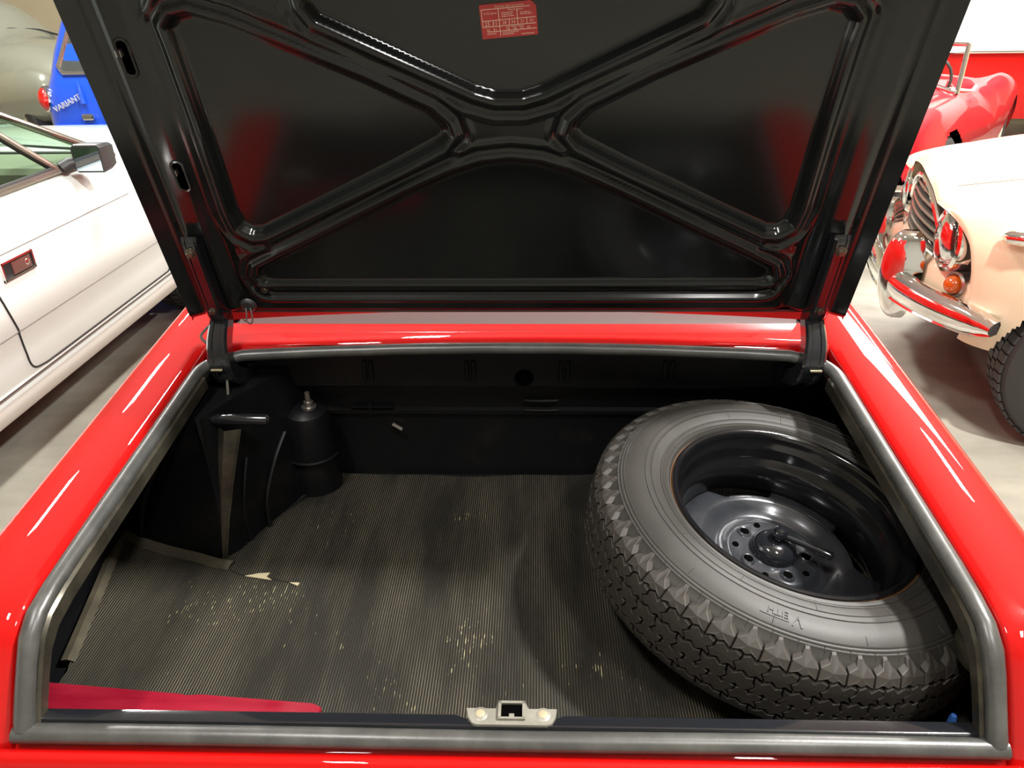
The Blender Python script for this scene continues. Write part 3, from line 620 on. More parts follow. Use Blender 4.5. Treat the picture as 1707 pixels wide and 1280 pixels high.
# ================================================================== spare wheel
WC = Vector((0.441, 0.291, 0.745)); WN = Vector((0.135, -0.092, 0.987)).normalized()
WX = Vector((1, 0, 0)); WX = (WX - WN * WX.dot(WN)).normalized(); WY = WN.cross(WX)
WM = Matrix(((WX.x, WY.x, WN.x, WC.x), (WX.y, WY.y, WN.y, WC.y), (WX.z, WY.z, WN.z, WC.z), (0, 0, 0, 1)))
wheel = thing('spare_wheel', 'spare wheel with black steel rim lying on its side in the boot', 'spare wheel', WC, local=WM)
HM = -0.073
def RT(wv):   # tread radius across the width
    return float(np.interp(abs(wv), (0, 0.03, 0.045, 0.054, 0.060, 0.066, 0.0705, 0.074), (0.3105, 0.309, 0.3068, 0.3035, 0.2990, 0.2915, 0.2835, 0.2765)))
side = [(0.1905, -0.006), (0.193, -0.001), (0.196, 0.0035), (0.199, 0.0035), (0.200, 0.0047), (0.2015, 0.0047), (0.2025, 0.0042), (0.207, 0.0068), (0.208, 0.0080), (0.2095, 0.0082), (0.2105, 0.0072), (0.216, 0.0090), (0.2250, 0.0108), (0.2258, 0.0098), (0.2272, 0.0098), (0.2280, 0.0112), (0.2350, 0.0116), (0.2358, 0.0104), (0.2372, 0.0104), (0.2380, 0.0116), (0.246, 0.0110), (0.254, 0.0095), (0.262, 0.0068), (0.266, 0.0048), (0.267, 0.0054), (0.2685, 0.0048), (0.2695, 0.0030), (0.2715, 0.0032), (0.273, 0.0022), (0.274, 0.0002), (0.2762, 0.0002), (0.2775, -0.0014), (0.2785, -0.0032), (0.284, -0.0075), (0.2885, -0.0135), (0.291, -0.019)]
tread = [(RT(wv) - 0.0085, HM + wv) for wv in np.linspace(0.058, -0.058, 12)]
low = [(r, 2 * HM - h) for r, h in side[::-1]]
prof = side + tread + low
tyre = MB().lathe(prof, 160).build('tyre', 'tyre', wheel, angle=40)
NP = 54; PA = 2 * PI / NP
def block_mesh(poly, name):
    # poly: (s in pitch units, w)
    m = MB(); n = len(poly); cs = sum(p[0] for p in poly) / n; cw = sum(p[1] for p in poly) / n
    vs = []
    for dr, ins in ((-0.0095, 0.0), (-0.0009, 0.0), (0.0, 0.0009)):
        for s_, w_ in poly:
            ds, dw = (s_ - cs) * 0.0361, w_ - cw; d = math.hypot(ds, dw); k = 1 - ins / d
            a = (cs + (s_ - cs) * k) * PA; wv = cw + dw * k
            r = RT(wv) + dr; vs.append((r * math.cos(a), r * math.sin(a), HM + wv))
    fs = [(i * n + j, i * n + (j + 1) % n, (i + 1) * n + (j + 1) % n, (i + 1) * n + j) for i in range(2) for j in range(n)]
    c0 = len(vs); r = RT(cw); vs.append((r * math.cos(cs * PA), r * math.sin(cs * PA), HM + cw))
    fs += [(2 * n + j, 2 * n + (j + 1) % n, c0) for j in range(n)]
    m.add(vs, fs)
    me = bpy.data.meshes.new(name); me.from_pydata(m.v, [], m.f); me.materials.append(M['tread']); me.update(); return me
def row_poly(w0, w1, ph, up):
    zb = [(0.0, 0), (0.22, 0.0045 * up), (0.48, -0.0035 * up), (0.70, 0.003 * up), (0.93, 0)]
    zl = -0.16 * up
    P = [(ph + s_, w0 + d) for s_, d in zb]
    P += [(ph + 0.93 + zl, (w0 + w1) / 2 - 0.002), (ph + 0.97 + zl * 0.2, (w0 + w1) / 2 + 0.003)]
    P += [(ph + 0.05 + s_, w1 + d) for s_, d in zb[::-1]]
    P += [(ph + 0.04 + zl * 0.2, (w0 + w1) / 2 + 0.003), (ph + zl, (w0 + w1) / 2 - 0.002)]
    return P
rowsd = [[(0.03, 0.0475), (0.30, 0.0515), (0.52, 0.0480), (0.74, 0.0515), (0.97, 0.0475), (0.985, 0.0600), (0.72, 0.0665), (0.60, 0.0725), (0.44, 0.0720), (0.34, 0.0660), (0.05, 0.0615)],
         row_poly(0.0205, 0.0435, 0.45, 1), row_poly(-0.0060, 0.0165, 0.12, -1), row_poly(-0.0325, -0.0100, 0.62, 1), row_poly(-0.060, -0.0365, 0.30, -1)]
for p in rowsd:
    me = block_mesh(p, 'tread_block')
    for k in range(NP):
        o = bpy.data.objects.new('tread_block', me); COL.objects.link(o); o.parent = tyre; o.rotation_euler = (0, 0, k * PA)
# raised maker's name on the upper sidewall, letter tops outwards
def sidew_h(r):
    for (r0, h0), (r1, h1) in zip(side, side[1:]):
        if r0 <= r <= r1: return h0 + (h1 - h0) * (r - r0) / (r1 - r0 + 1e-9)
    return 0.0
lt = MB()
ANG0 = math.radians(-110)
def arcpt(a, r, h): return Vector((r * math.cos(a), r * math.sin(a), sidew_h(r) + h))
for s_, sz, off, rr in (('V', 0.022, 0.0160, 0.2525), ('EITH', 0.0135, -0.0085, 0.2495)):
    v, f = text_mesh(s_, sz, 0.0006, 2)
    # text x runs clockwise seen from above, y runs outwards
    lt.add([arcpt(ANG0 + (off - p[0]) / 0.25, rr + p[1], 0.0006 + p[2]) for p in v], [q[::-1] for q in f])
lt.tube([arcpt(ANG0 + a / 0.25, 0.2575, 0.0003) for a in np.linspace(0.006, -0.030, 14)], 0.0007, 5)
lt.build('sidewall_lettering', 'tyre', tyre, smooth=False, label='raised letters VEITH on the sidewall')
ln = MB()
for k in range(28):
    a = k * 2 * PI / 28 + 0.05
    ln.tube([arcpt(a, r, 0.0001) for r in (0.2555, 0.262, 0.2665)] if k % 2 else [arcpt(a, r, 0.0001) for r in (0.212, 0.219, 0.2245)], 0.0004, 4)
for k in range(54):
    a = k * PA + 0.02
    ln.tube([arcpt(a, r, 0.0001) for r in (0.270, 0.276, 0.281, 0.286)], 0.0004, 4)
ln.build('mould_lines', 'tyre', tyre, kind='stuff')
# rim
rp = [(0.1895, -0.010), (0.1905, -0.004), (0.1895, 0.0005), (0.1865, 0.0020), (0.1825, 0.0010), (0.1795, -0.003), (0.1780, -0.010), (0.1765, -0.020), (0.1735, -0.024), (0.1715, -0.030), (0.1705, -0.044), (0.1680, -0.050), (0.1620, -0.056), (0.1590, -0.062), (0.1575, -0.075), (0.1570, -0.100), (0.159, -0.112), (0.166, -0.120), (0.172, -0.135), (0.178, -0.150), (0.188, -0.156), (0.190, -0.148)]
rim = MB().lathe(rp, 96).build('rim', 'rim', wheel, angle=40)
MB().lathe([(0.1905, -0.004), (0.1922, -0.003), (0.1925, -0.006), (0.1905, -0.008)], 72).build('rust_ring', 'rust', rim, label='thin rusty line where tyre meets rim')
# wheel disc with four openings at its edge
def edge_r(a):
    k = math.cos(4 * (a - math.radians(97))); return 0.1575 - 0.029 * smooth01(np.array((k - 0.05) / 0.22)).item()
NR = 144; rows = []
for i in range(NR):
    a = 2 * PI * i / NR; re = edge_r(a); op = (0.1575 - re) / 0.029
    base = [(0.020, -0.104), (0.032, -0.1045), (0.058, -0.106), (0.069, -0.1065), (0.0735, -0.1085), (0.077, -0.1145), (0.085, -0.118), (0.095, -0.116), (0.104, -0.108), (0.114, -0.100), (0.121, -0.0965), (0.126, -0.0972)]
    row = [Vector((r * math.cos(a), r * math.sin(a), h + (0.0012 * math.cos(5 * (a - math.radians(136))) if 0.045 < r < 0.066 else 0))) for r, h in base]
    for f_ in (0.35, 0.7, 1.0):
        r = 0.126 + (re - 0.126) * f_; h = -0.0975 - (0.010 * f_ ** 2 if op < 0.5 else 0.003 * f_)
        row.append(Vector((r * math.cos(a), r * math.sin(a), h)))
    row.append(Vector((re * math.cos(a), re * math.sin(a), row[-1].z - 0.004)))
    rows.append(row)
disc = MB().grid(rows, closeu=True).build('wheel_disc', 'disc', wheel, angle=45)
for k in range(5):
    a = math.radians(136 + 72 * k)
    MB().lathe([(0.0001, 0.0008), (0.0076, 0.0008)], 18, mtx=Matrix.Translation((0.0535 * math.cos(a), 0.0535 * math.sin(a), -0.1030))).build('bolt_hole', 'void', disc)
    MB().lathe([(0.0074, 0.0000), (0.0078, 0.0028), (0.0092, 0.0034), (0.0108, 0.0020), (0.0125, -0.001)], 20, mtx=Matrix.Translation((0.0535 * math.cos(a), 0.0535 * math.sin(a), -0.1045))).build('bolt_seat', 'disc', disc)
    a += math.radians(36)
    MB().lathe([(0.0001, 0.0010), (0.0030, 0.0010), (0.0034, 0.0018), (0.0048, 0.0014), (0.0055, 0)], 14, mtx=Matrix.Translation((0.060 * math.cos(a), 0.060 * math.sin(a), -0.1060))).build('small_hole', 'void', disc)
# support under the wheel and the clamp that holds it down
sp = MB()
def WL(x_, y_, h): return WC + WX * x_ + WY * y_ + WN * h
bt = WL(0, 0, -0.122)
sp.tube([(bt.x, bt.y, FZ), (bt.x, bt.y, FZ + 0.01), bt - Vector((0, 0, 0.01)), bt + WN * 0.012], [0.12, 0.075, 0.06, 0.045], 24)
sp.build('wheel_bracket', 'black', car)
cl = thing('wheel_clamp', 'black ball-headed clamp screw holding down the spare wheel', 'clamp', WL(0, 0, -0.09), local=WM)
MB().lathe([(0.037, -0.1035), (0.0365, -0.097), (0.034, -0.089), (0.028, -0.0825), (0.019, -0.0785), (0.009, -0.077), (0.0001, -0.0768)], 32).build('clamp_dome', 'gloss', cl)
MB().lathe([(0.0075, -0.081), (0.0075, -0.077), (0.0105, -0.073), (0.0125, -0.067), (0.0115, -0.061), (0.0075, -0.0565), (0.0001, -0.055)], 24).build('clamp_ball', 'gloss', cl)
MB().tube([(0.007, -0.004, -0.067), (0.026, -0.013, -0.0675), (0.050, -0.025, -0.068), (0.070, -0.035, -0.0685), (0.074, -0.037, -0.0687), (0.076, -0.038, -0.0688)], [0.0048, 0.0052, 0.0060, 0.0076, 0.0066, 0.002], 16).build('clamp_handle', 'gloss', cl)
# ================================================================== other cars of the showroom
def frame_m(o, f):
    f = Vector((f[0], f[1], 0)).normalized(); l = Vector((-f.y, f.x, 0))
    return Matrix(((f.x, l.x, 0, o[0]), (f.y, l.y, 0, o[1]), (0, 0, 1, o[2]), (0, 0, 0, 1)))
def car_wheel(parent, c, r, wd, out, mats=('tyre_dark', 'chrome'), name='wheel', axis=None, blocks=0):
    """tyre lathed about the axis 'out' (unit vector pointing to the outside)"""
    mt = Matrix.Translation(Vector(c)) @ Vector(out).to_track_quat('Z', 'Y').to_matrix().to_4x4()
    ri = r * 0.60
    pr = [(ri, -wd * 0.5), (r * 0.82, -wd * 0.55), (r * 0.95, -wd * 0.50), (r, -wd * 0.38), (r * 1.005, 0), (r, wd * 0.38), (r * 0.975, wd * 0.46), (r * 0.94, wd * 0.52), (r * 0.82, wd * 0.56), (ri * 1.04, wd * 0.48), (ri, wd * 0.44)]
    ty = MB().lathe(pr, 48, mtx=mt)
    if blocks:
        for k in range(blocks):
            a = 2 * PI * k / blocks
            for s_, h0, h1 in ((0, -0.46, -0.12), (0.5, -0.08, 0.16), (0.2, 0.20, 0.47)):
                aa = a + s_ * 2 * PI / blocks; w_ = 2 * PI / blocks * 0.40
                pts = [Vector(((r * (1.0 if abs(h) < 0.4 else 0.985) + e) * math.cos(aa + da), (r * (1.0 if abs(h) < 0.4 else 0.985) + e) * math.sin(aa + da), wd * h)) for e in (0, 0.008) for da, h in ((-w_, h0), (w_, h0), (w_, h1), (-w_, h1))]
                ty.add([mt @ p for p in pts], [(4, 5, 6, 7), (0, 1, 5, 4), (1, 2, 6, 5), (2, 3, 7, 6), (3, 0, 4, 7)])
    t = ty.build(name + '_tyre', mats[0], parent, angle=30)
    MB().lathe([(ri * 1.03, wd * 0.46), (ri * 0.98, wd * 0.50), (ri * 0.90, wd * 0.40), (ri * 0.78, wd * 0.30), (ri * 0.6, wd * 0.34), (ri * 0.45, wd * 0.44), (ri * 0.2, wd * 0.50), (0.0001, wd * 0.51)], 36, mtx=mt).build(name + '_hubcap', mats[1], parent, angle=30)
    return t
def sect_body(secs, nl, nr, cuts=(), both=True):
    """secs: list of (x, [(y, z) ...]) half profiles from the centre line outwards; returns an MB in local coords"""
    rings = []
    for x, pr in secs:
        half = [Vector((x + (p[2] if len(p) > 2 else 0), p[0], p[1])) for p in pr]
        rings.append([Vector((p.x, -p.y, p.z)) for p in half[:0:-1]] + half)
    g = loft(rings, nl, nr); m = MB(); m.grid(g)
    if cuts:
        keep = []
        for f in m.f:
            c = sum((Vector(m.v[i]) for i in f), Vector()) / 4
            if not any((c.x - a) ** 2 + (c.z - b) ** 2 < r * r and abs(c.y) > ymin for a, b, r, ymin in cuts): keep.append(f)
        m.f = keep; m.m = [0] * len(keep)
    return m
def lens(c, out, r, dome, mname, parent, name, ring=None, ringw=0.012, stretch=None):
    mt = Matrix.Translation(Vector(c)) @ Vector(out).to_track_quat('Z', 'Y').to_matrix().to_4x4()
    if stretch: mt = mt @ Matrix.Diagonal((*stretch, 1))
    o = MB().lathe([(r, 0)] + [(r * math.cos(a), dome * math.sin(a)) for a in np.linspace(0.15, PI / 2 - 0.02, 9)], 32, mtx=mt).build(name, mname, parent, angle=60)
    if ring:
        MB().lathe([(r * 0.99, 0.004), (r + ringw * 0.4, 0.010), (r + ringw, 0.004), (r + ringw * 1.15, -0.02), (r + ringw * 1.1, -0.06)], 36, mtx=mt).build('lamp_rim', ring, o)
    return o

# ------------------------------------------------------------------ white coupe alongside (points the same way as the red car)
WXO = -1.66
wc = thing('white_coupe', 'white two-door coupe with black door mirror parked beside the red car', 'car', (-2.48, 1.6, 0))
sp_ = [(-0.17, 0.19), (-0.062, 0.195), (-0.046, 0.21), (-0.034, 0.245), (-0.034, 0.275), (-0.048, 0.287), (-0.048, 0.303), (-0.026, 0.308), (-0.020, 0.33), (-0.006, 0.40), (0.004, 0.486), (0.008, 0.492), (0.012, 0.60), (0.010, 0.735), (0.008, 0.742), (-0.008, 0.80), (-0.028, 0.85), (-0.050, 0.876), (-0.075, 0.887)]
def body_tap(y): return 0.10 * max(0, (y - 3.1) / 1.0) ** 2 + 0.08 * max(0, (0.2 - y) / 1.2) ** 2
ys = list(np.arange(-1.0, 4.06, 0.035))
for s_ in (1, -1):
    m = MB(); rows = []
    for y in ys:
        drop = 0.10 * max(0, (y - 2.5) / 1.55) ** 1.6
        rows.append([Vector(((WXO if s_ > 0 else -3.30) + s_ * (d - body_tap(y)), y, z - (drop if z > 0.7 else drop * 0.5 if z > 0.5 else 0))) for d, z in sp_])
    m.grid(rows)
    if s_ > 0:
        keep = [f for f in m.f if not any((sum(m.v[i][1] for i in f) / 4 - cy_) ** 2 + (sum(m.v[i][2] for i in f) / 4 - 0.29) ** 2 < 0.345 ** 2 for cy_ in (3.07, 0.3))]
        m.f = keep; m.m = [0] * len(keep)
    bod = m.build('body_side', 'white', wc, angle=40)
# sill strip, grooves and creases as trim on the near side
def on_side(y, z):
    for (d0, z0), (d1, z1) in zip(sp_[1:], sp_[2:]):
        if z0 <= z <= z1: return WXO + d0 + (d1 - d0) * (z - z0) / (z1 - z0 + 1e-9) - body_tap(y)
    return WXO
MB().tube([(on_side(y, 0.295) + 0.004, y, 0.295) for y in np.linspace(0.7, 2.70, 20)], 0.008, 8).build('sill_trim', 'greyline', wc)
MB().tube([(on_side(y, 0.311) + 0.002, y, 0.312) for y in np.linspace(0.7, 2.70, 20)], 0.0035, 6).build('sill_trim_bead', 'white', wc)
MB().grid([[Vector((on_side(y, z) + 0.002, y, z)) for z in (0.197, 0.21, 0.23, 0.245, 0.26, 0.274)] for y in np.linspace(0.7, 2.71, 30)]).build('rocker_panel', 'sillwhite', wc)
for z, y0, y1 in ((0.740, 0.5, 2.40), (0.491, 0.5, 3.0)):
    MB().tube([(on_side(y, z) + 0.0005, y, z) for y in np.linspace(y0, y1, 24)], 0.0022, 6).build('body_crease', 'greyline', wc)
dg = [(1.44, 0.80), (1.475, 0.70), (1.503, 0.60), (1.532, 0.50), (1.545, 0.43), (1.560, 0.37), (1.585, 0.337), (1.63, 0.326), (1.72, 0.3225), (2.2, 0.322), (2.60, 0.322), (2.632, 0.326), (2.640, 0.345), (2.642, 0.45), (2.64, 0.60)]
MB().tube([(on_side(y, z) + 0.0008, y, z) for y, z, _ in [tuple(p) for p in cr([(a, b, 0) for a, b in dg], 4)]], 0.0036, 6).build('door_gap', 'dark', wc)
# flush door handle
dh = MB()
def DH(a, b, h): return Vector((on_side(1.62, 0.69) + h, 1.622 + a, 0.688 + b))
for a0, b0, a1, b1 in ((-0.082, 0.024, 0.082, 0.031), (-0.082, -0.031, 0.082, -0.024), (-0.082, -0.031, -0.075, 0.031), (0.075, -0.031, 0.082, 0.031)):
    dh.prism([(a0, b0), (a1, b0), (a1, b1), (a0, b1)], DH, -0.002, 0.008, bev=0.002)
hd = dh.build('door_handle', 'chrome', wc, angle=30)
MB().prism([(-0.075, -0.024), (0.075, -0.024), (0.075, 0.024), (-0.075, 0.024)], DH, -0.002, 0.0012).build('handle_recess', 'dark', hd, smooth=False)
MB().prism([(-0.030, -0.022), (0.066, -0.022), (0.066, 0.020), (-0.030, 0.020)], DH, 0.001, 0.006, bev=0.002).build('handle_flap', 'bronze', hd, smooth=False)
mt = Matrix.Translation(DH(0.045, -0.001, 0.006)) @ Matrix.Rotation(PI / 2, 4, 'Y')
MB().lathe([(0.0001, 0.002), (0.004, 0.002), (0.0085, 0.0022), (0.0105, 0.001), (0.011, 0)], 20, mtx=mt).build('key_lock', 'chrome', hd)
# bonnet, boot deck, roof, pillars and windows
def across(y, z, crown, hw=0.76, n=9): return [Vector((-2.48 + hw * k, y, z + crown * (1 - k * k))) for k in np.linspace(-1, 1, n)]
MB().grid([across(2.475, 0.875, 0.020), across(2.6, 0.880, 0.035), across(3.0, 0.865, 0.035), across(3.5, 0.825, 0.030), across(4.0, 0.765, 0.02, 0.70), across(4.08, 0.70, 0.01, 0.68)]).build('bonnet', 'white', wc)
MB().grid([across(0.15, 0.885, 0.03), across(-0.5, 0.86, 0.03), across(-1.0, 0.80, 0.02, 0.70), across(-1.02, 0.3, 0.0, 0.70)]).build('boot_deck', 'white', wc)
MB().grid([across(1.78, 1.232, 0.025, 0.55), across(1.4, 1.255, 0.035, 0.57), across(0.9, 1.25, 0.035, 0.56), across(0.5, 1.19, 0.02, 0.53)]).build('roof', 'white', wc)
def ap(t, off=0.0): return Vector((-1.708 - 0.225 * t + off, 2.455 - 0.675 * t, 0.884 + 0.350 * t))
for o_, rr, mm in ((0.004, 0.013, 'bronze'), (-0.018, 0.012, 'blackplastic'), (-0.036, 0.011, 'bronze')):
    MB().tube([ap(t, o_) + Vector((0, o_ * -0.4, 0)) for t in np.linspace(0, 1.02, 8)], rr, 10).build('windscreen_pillar', mm, wc)
MB().tube([ap(t, 0) + Vector((-1.544 + 0.45 * t, 0, 0)) for t in np.linspace(0, 1, 6)], 0.02, 10).build('windscreen_pillar', 'blackplastic', wc)
MB().tube([Vector((-1.712, y, 0.897)) for y in np.linspace(0.6, 2.43, 10)], 0.0105, 8).build('window_sill_trim', 'bronze', wc)
MB().tube([Vector((-1.722, y, 0.908)) for y in np.linspace(0.6, 2.40, 10)], 0.007, 8).build('window_sill_rubber', 'blackplastic', wc)
vp = [Vector((-1.715, 2.075, 0.905)), Vector((-1.775, 1.99, 1.00)), Vector((-1.90, 1.80, 1.215))]
MB().tube(vp, 0.011, 8).build('window_post', 'bronze', wc)
MB().tube([p + Vector((-0.012, -0.012, 0)) for p in vp], 0.008, 8).build('window_post_rubber', 'blackplastic', wc)
MB().grid([[Vector((-1.715, 0.7, 0.905)), Vector((-1.72, 2.07, 0.905))], [Vector((-1.915, 0.8, 1.21)), Vector((-1.915, 1.79, 1.21))]]).build('door_glass', 'glass', wc)
MB().add([vp[0], Vector((-1.715, 2.42, 0.90)), vp[2]], [(0, 1, 2)]).build('quarter_glass', 'glass', wc, smooth=False)
MB().grid([[Vector((-3.25, 2.45, 0.89)), Vector((-2.48, 2.52, 0.915)), Vector((-1.71, 2.45, 0.89))], [Vector((-3.03, 1.78, 1.235)), Vector((-2.48, 1.82, 1.255)), Vector((-1.93, 1.78, 1.235))]]).build('windscreen', 'glass', wc)
MB().grid([[Vector((-3.245, 0.7, 0.905)), Vector((-3.24, 2.4, 0.905))], [Vector((-3.045, 0.8, 1.21)), Vector((-3.045, 1.79, 1.21))]]).build('far_door_glass', 'glass', wc)
for sx in (-1, 1): MB().grid([[Vector((-2.48 + sx * 0.76, 0.15, 0.89)), Vector((-2.48 + sx * 0.76, 0.7, 0.89))], [Vector((-2.48 + sx * 0.53, 0.5, 1.2)), Vector((-2.48 + sx * 0.56, 0.8, 1.22))]]).build('rear_pillar', 'white', wc)
# cabin: dash, far door card, seats with headrests
MB().box((-3.18, 2.10, 0.62), (-1.78, 2.43, 0.898), bev=0.02).build('dashboard', 'cabin', wc)
MB().tube([(-3.15, 2.425, 0.897), (-1.80, 2.425, 0.897)], 0.010, 10).build('dash_roll', 'blackplastic', wc)
MB().box((-2.36, 1.98, 0.70), (-1.96, 2.14, 0.880), bev=0.05).build('instrument_binnacle', 'seat', wc)
MB().tube([(-2.12 + 0.18 * math.cos(a), 1.92 + 0.06 * math.sin(a), 0.72 + 0.17 * math.sin(a)) for a in np.linspace(0, 2 * PI, 24, endpoint=False)], 0.012, 8, closed=True).build('steering_wheel', 'blackplastic', wc)
MB().box((-3.24, 0.6, 0.30), (-3.20, 2.3, 0.895), bev=0.01).build('far_door_card', 'cabin', wc)
MB().tube([(-3.19, y, 0.90) for y in (0.7, 1.5, 2.35)], 0.012, 8).build('far_window_trim', 'greyline', wc)
for xc in (-2.08, -2.85):
    st_ = MB().box((xc - 0.25, 1.15, 0.30), (xc + 0.25, 1.75, 0.50), bev=0.06).build('seat_cushion', 'seat', wc)
    MB().box((xc - 0.24, 1.02, 0.42), (xc + 0.24, 1.20, 0.90), bev=0.06, mtx=Matrix.Translation((0, 0.0, 0))).build('seat_back', 'seat', wc)
    MB().box((xc - 0.14, 1.04, 0.93), (xc + 0.14, 1.14, 1.08), bev=0.04).build('headrest', 'seat', wc)
    for dx in (-0.06, 0.06): MB().tube([(xc + dx, 1.09, 0.88), (xc + dx, 1.09, 0.95)], 0.008, 8).build('headrest_post', 'chrome', wc)
# door mirror
def MR(a, b, c): return Vector((-1.60 + c, 2.10 + a, 0.945 + b))
mm_ = MB()
rows = []
for y, sx, sz in ((0.06, 0.034, 0.028), (0.055, 0.048, 0.042), (0.02, 0.055, 0.049), (-0.04, 0.057, 0.051), (-0.05, 0.055, 0.049)):
    rows.append([Vector((-1.615 + sx * p[0], 2.165 + y, 0.932 + sz * p[1])) for p in ((-1, -0.8), (-0.8, -1), (0.8, -1), (1, -0.8), (1, 0.8), (0.8, 1), (-0.8, 1), (-1, 0.8))])
mm_.grid(rows, closev=True); mm_.f.append(tuple(range(8))); mm_.m.append(0); mm_.f.append(tuple(range(32, 40))[::-1]); mm_.m.append(0)
dm = mm_.build('door_mirror', 'blackplastic', wc, angle=40)
MB().prism([(-0.049, -0.042), (0.049, -0.042), (0.049, 0.042), (-0.049, 0.042)], lambda a, b, h: Vector((-1.615 + a, 2.1145 - h, 0.932 + b)), 0, 0.0015).build('mirror_glass', 'mirror', dm, smooth=False)
MB().tube([(-1.712, 2.10, 0.90), (-1.69, 2.12, 0.915), (-1.665, 2.14, 0.92), (-1.65, 2.15, 0.925)], [0.026, 0.024, 0.018, 0.018], 12).build('mirror_arm', 'blackplastic', dm)
MB().tube([(-1.75, 2.45, 0.905), (-2.1, 2.52, 0.912), (-2.5, 2.50, 0.93)], 0.006, 6).build('wiper', 'blackplastic', wc)
car_wheel(wc, (-1.79, 3.07, 0.30), 0.30, 0.18, (1, 0, 0), blocks=44)
car_wheel(wc, (-1.79, 0.30, 0.30), 0.30, 0.18, (1, 0, 0))
MB().box((-3.2, -0.6, 0.16), (-1.80, 3.5, 0.24)).build('floor_pan', 'dark', wc, smooth=False)

# ------------------------------------------------------------------ blue estate car seen from behind
be = thing('blue_estate', 'blue estate car with red tail lamp behind the white coupe', 'car', (-2.52, 6.2, 0))
def slice_ring(z, hw, yr, yf, r=0.13, n=5):
    pts = []
    for cx_, cy_, a0 in ((hw - r, yf - r, 0), (-hw + r, yf - r, PI / 2), (-hw + r, yr + r, PI), (hw - r, yr + r, 3 * PI / 2)):
        for k in range(n + 1):
            a = a0 + PI / 2 * k / n; pts.append(Vector((-2.52 + cx_ + r * math.cos(a), cy_ + r * math.sin(a), z)))
    return pts
sl_ = [(0.24, 0.72, 4.72, 8.3), (0.34, 0.78, 4.63, 8.45), (0.55, 0.80, 4.585, 8.5), (0.72, 0.80, 4.58, 8.45), (0.86, 0.79, 4.585, 8.3), (0.95, 0.765, 4.60, 7.0), (0.99, 0.75, 4.615, 6.9), (1.15, 0.715, 4.68, 6.7), (1.33, 0.67, 4.78, 6.45), (1.41, 0.62, 4.86, 6.3), (1.45, 0.50, 5.0, 6.1), (1.46, 0.2, 5.3, 5.9)]
MB().grid([slice_ring(*a) for a in sl_], closev=True).build('body_shell', 'blue', be, angle=45)
def rear_y(z):
    for a, b in zip(sl_, sl_[1:]):
        if a[0] <= z <= b[0]: return a[2] + (b[2] - a[2]) * (z - a[0]) / (b[0] - a[0])
    return 4.6
wpts = [(-0.60, 1.02), (-0.63, 1.06), (-0.56, 1.28), (-0.52, 1.31), (0.52, 1.31), (0.56, 1.28), (0.63, 1.06), (0.60, 1.02)]
RW = [Vector((-2.52 + a, rear_y(z) - 0.004, z)) for a, z in wpts]
MB().add([p + Vector((0, -0.002, 0)) for p in RW], [tuple(range(8))[::-1]]).build('rear_window', 'mirror', be, smooth=False)
MB().tube(RW, 0.016, 8, closed=True).build('window_rubber', 'bronze', be)
MB().tube([p + Vector((0, -0.012, 0)) for p in RW], 0.005, 6, closed=True).build('window_trim', 'chrome', be)
for sx in (-1, 1):
    lens((-2.52 + sx * 0.765, 4.615, 0.865), (sx * 0.45, -0.9, 0.05), 0.046, 0.045, 'lens_red', be, 'tail_lamp', ring='chrome', ringw=0.008, stretch=(1, 1.55, 1))
v, f = text_mesh('VARIANT', 0.053, 0.004, 2)
c22, s22 = math.cos(math.radians(23)), math.sin(math.radians(23))
MB().add([Vector((-3.115 + p[0] * c22 - p[1] * s22, 4.574 - p[2] - 0.004, 0.842 + p[0] * s22 + p[1] * c22)) for p in v], f).build('chrome_badge', 'silver', be, smooth=False, label='slanted chrome lettering on the tailgate')
MB().tube([(-3.01, 4.575, 0.98), (-3.005, 4.565, 0.92), (-3.0, 4.565, 0.84)], [0.002, 0.010, 0.018], 8).build('tailgate_ridge', 'blue', be)
MB().box((-3.03, 4.545, 0.735), (-2.95, 4.58, 0.775), bev=0.008).build('tailgate_handle', 'chrome', be)
MB().tube([(-3.24, 4.575, 0.70), (-2.52, 4.56, 0.70), (-1.66, 4.575, 0.70)], 0.008, 8).build('tailgate_edge', 'blue', be)
for sx in (-1, 1):
    for y in (5.2, 7.7): car_wheel(be, (-2.52 + sx * 0.72, y, 0.31), 0.31, 0.17, (sx, 0, 0))

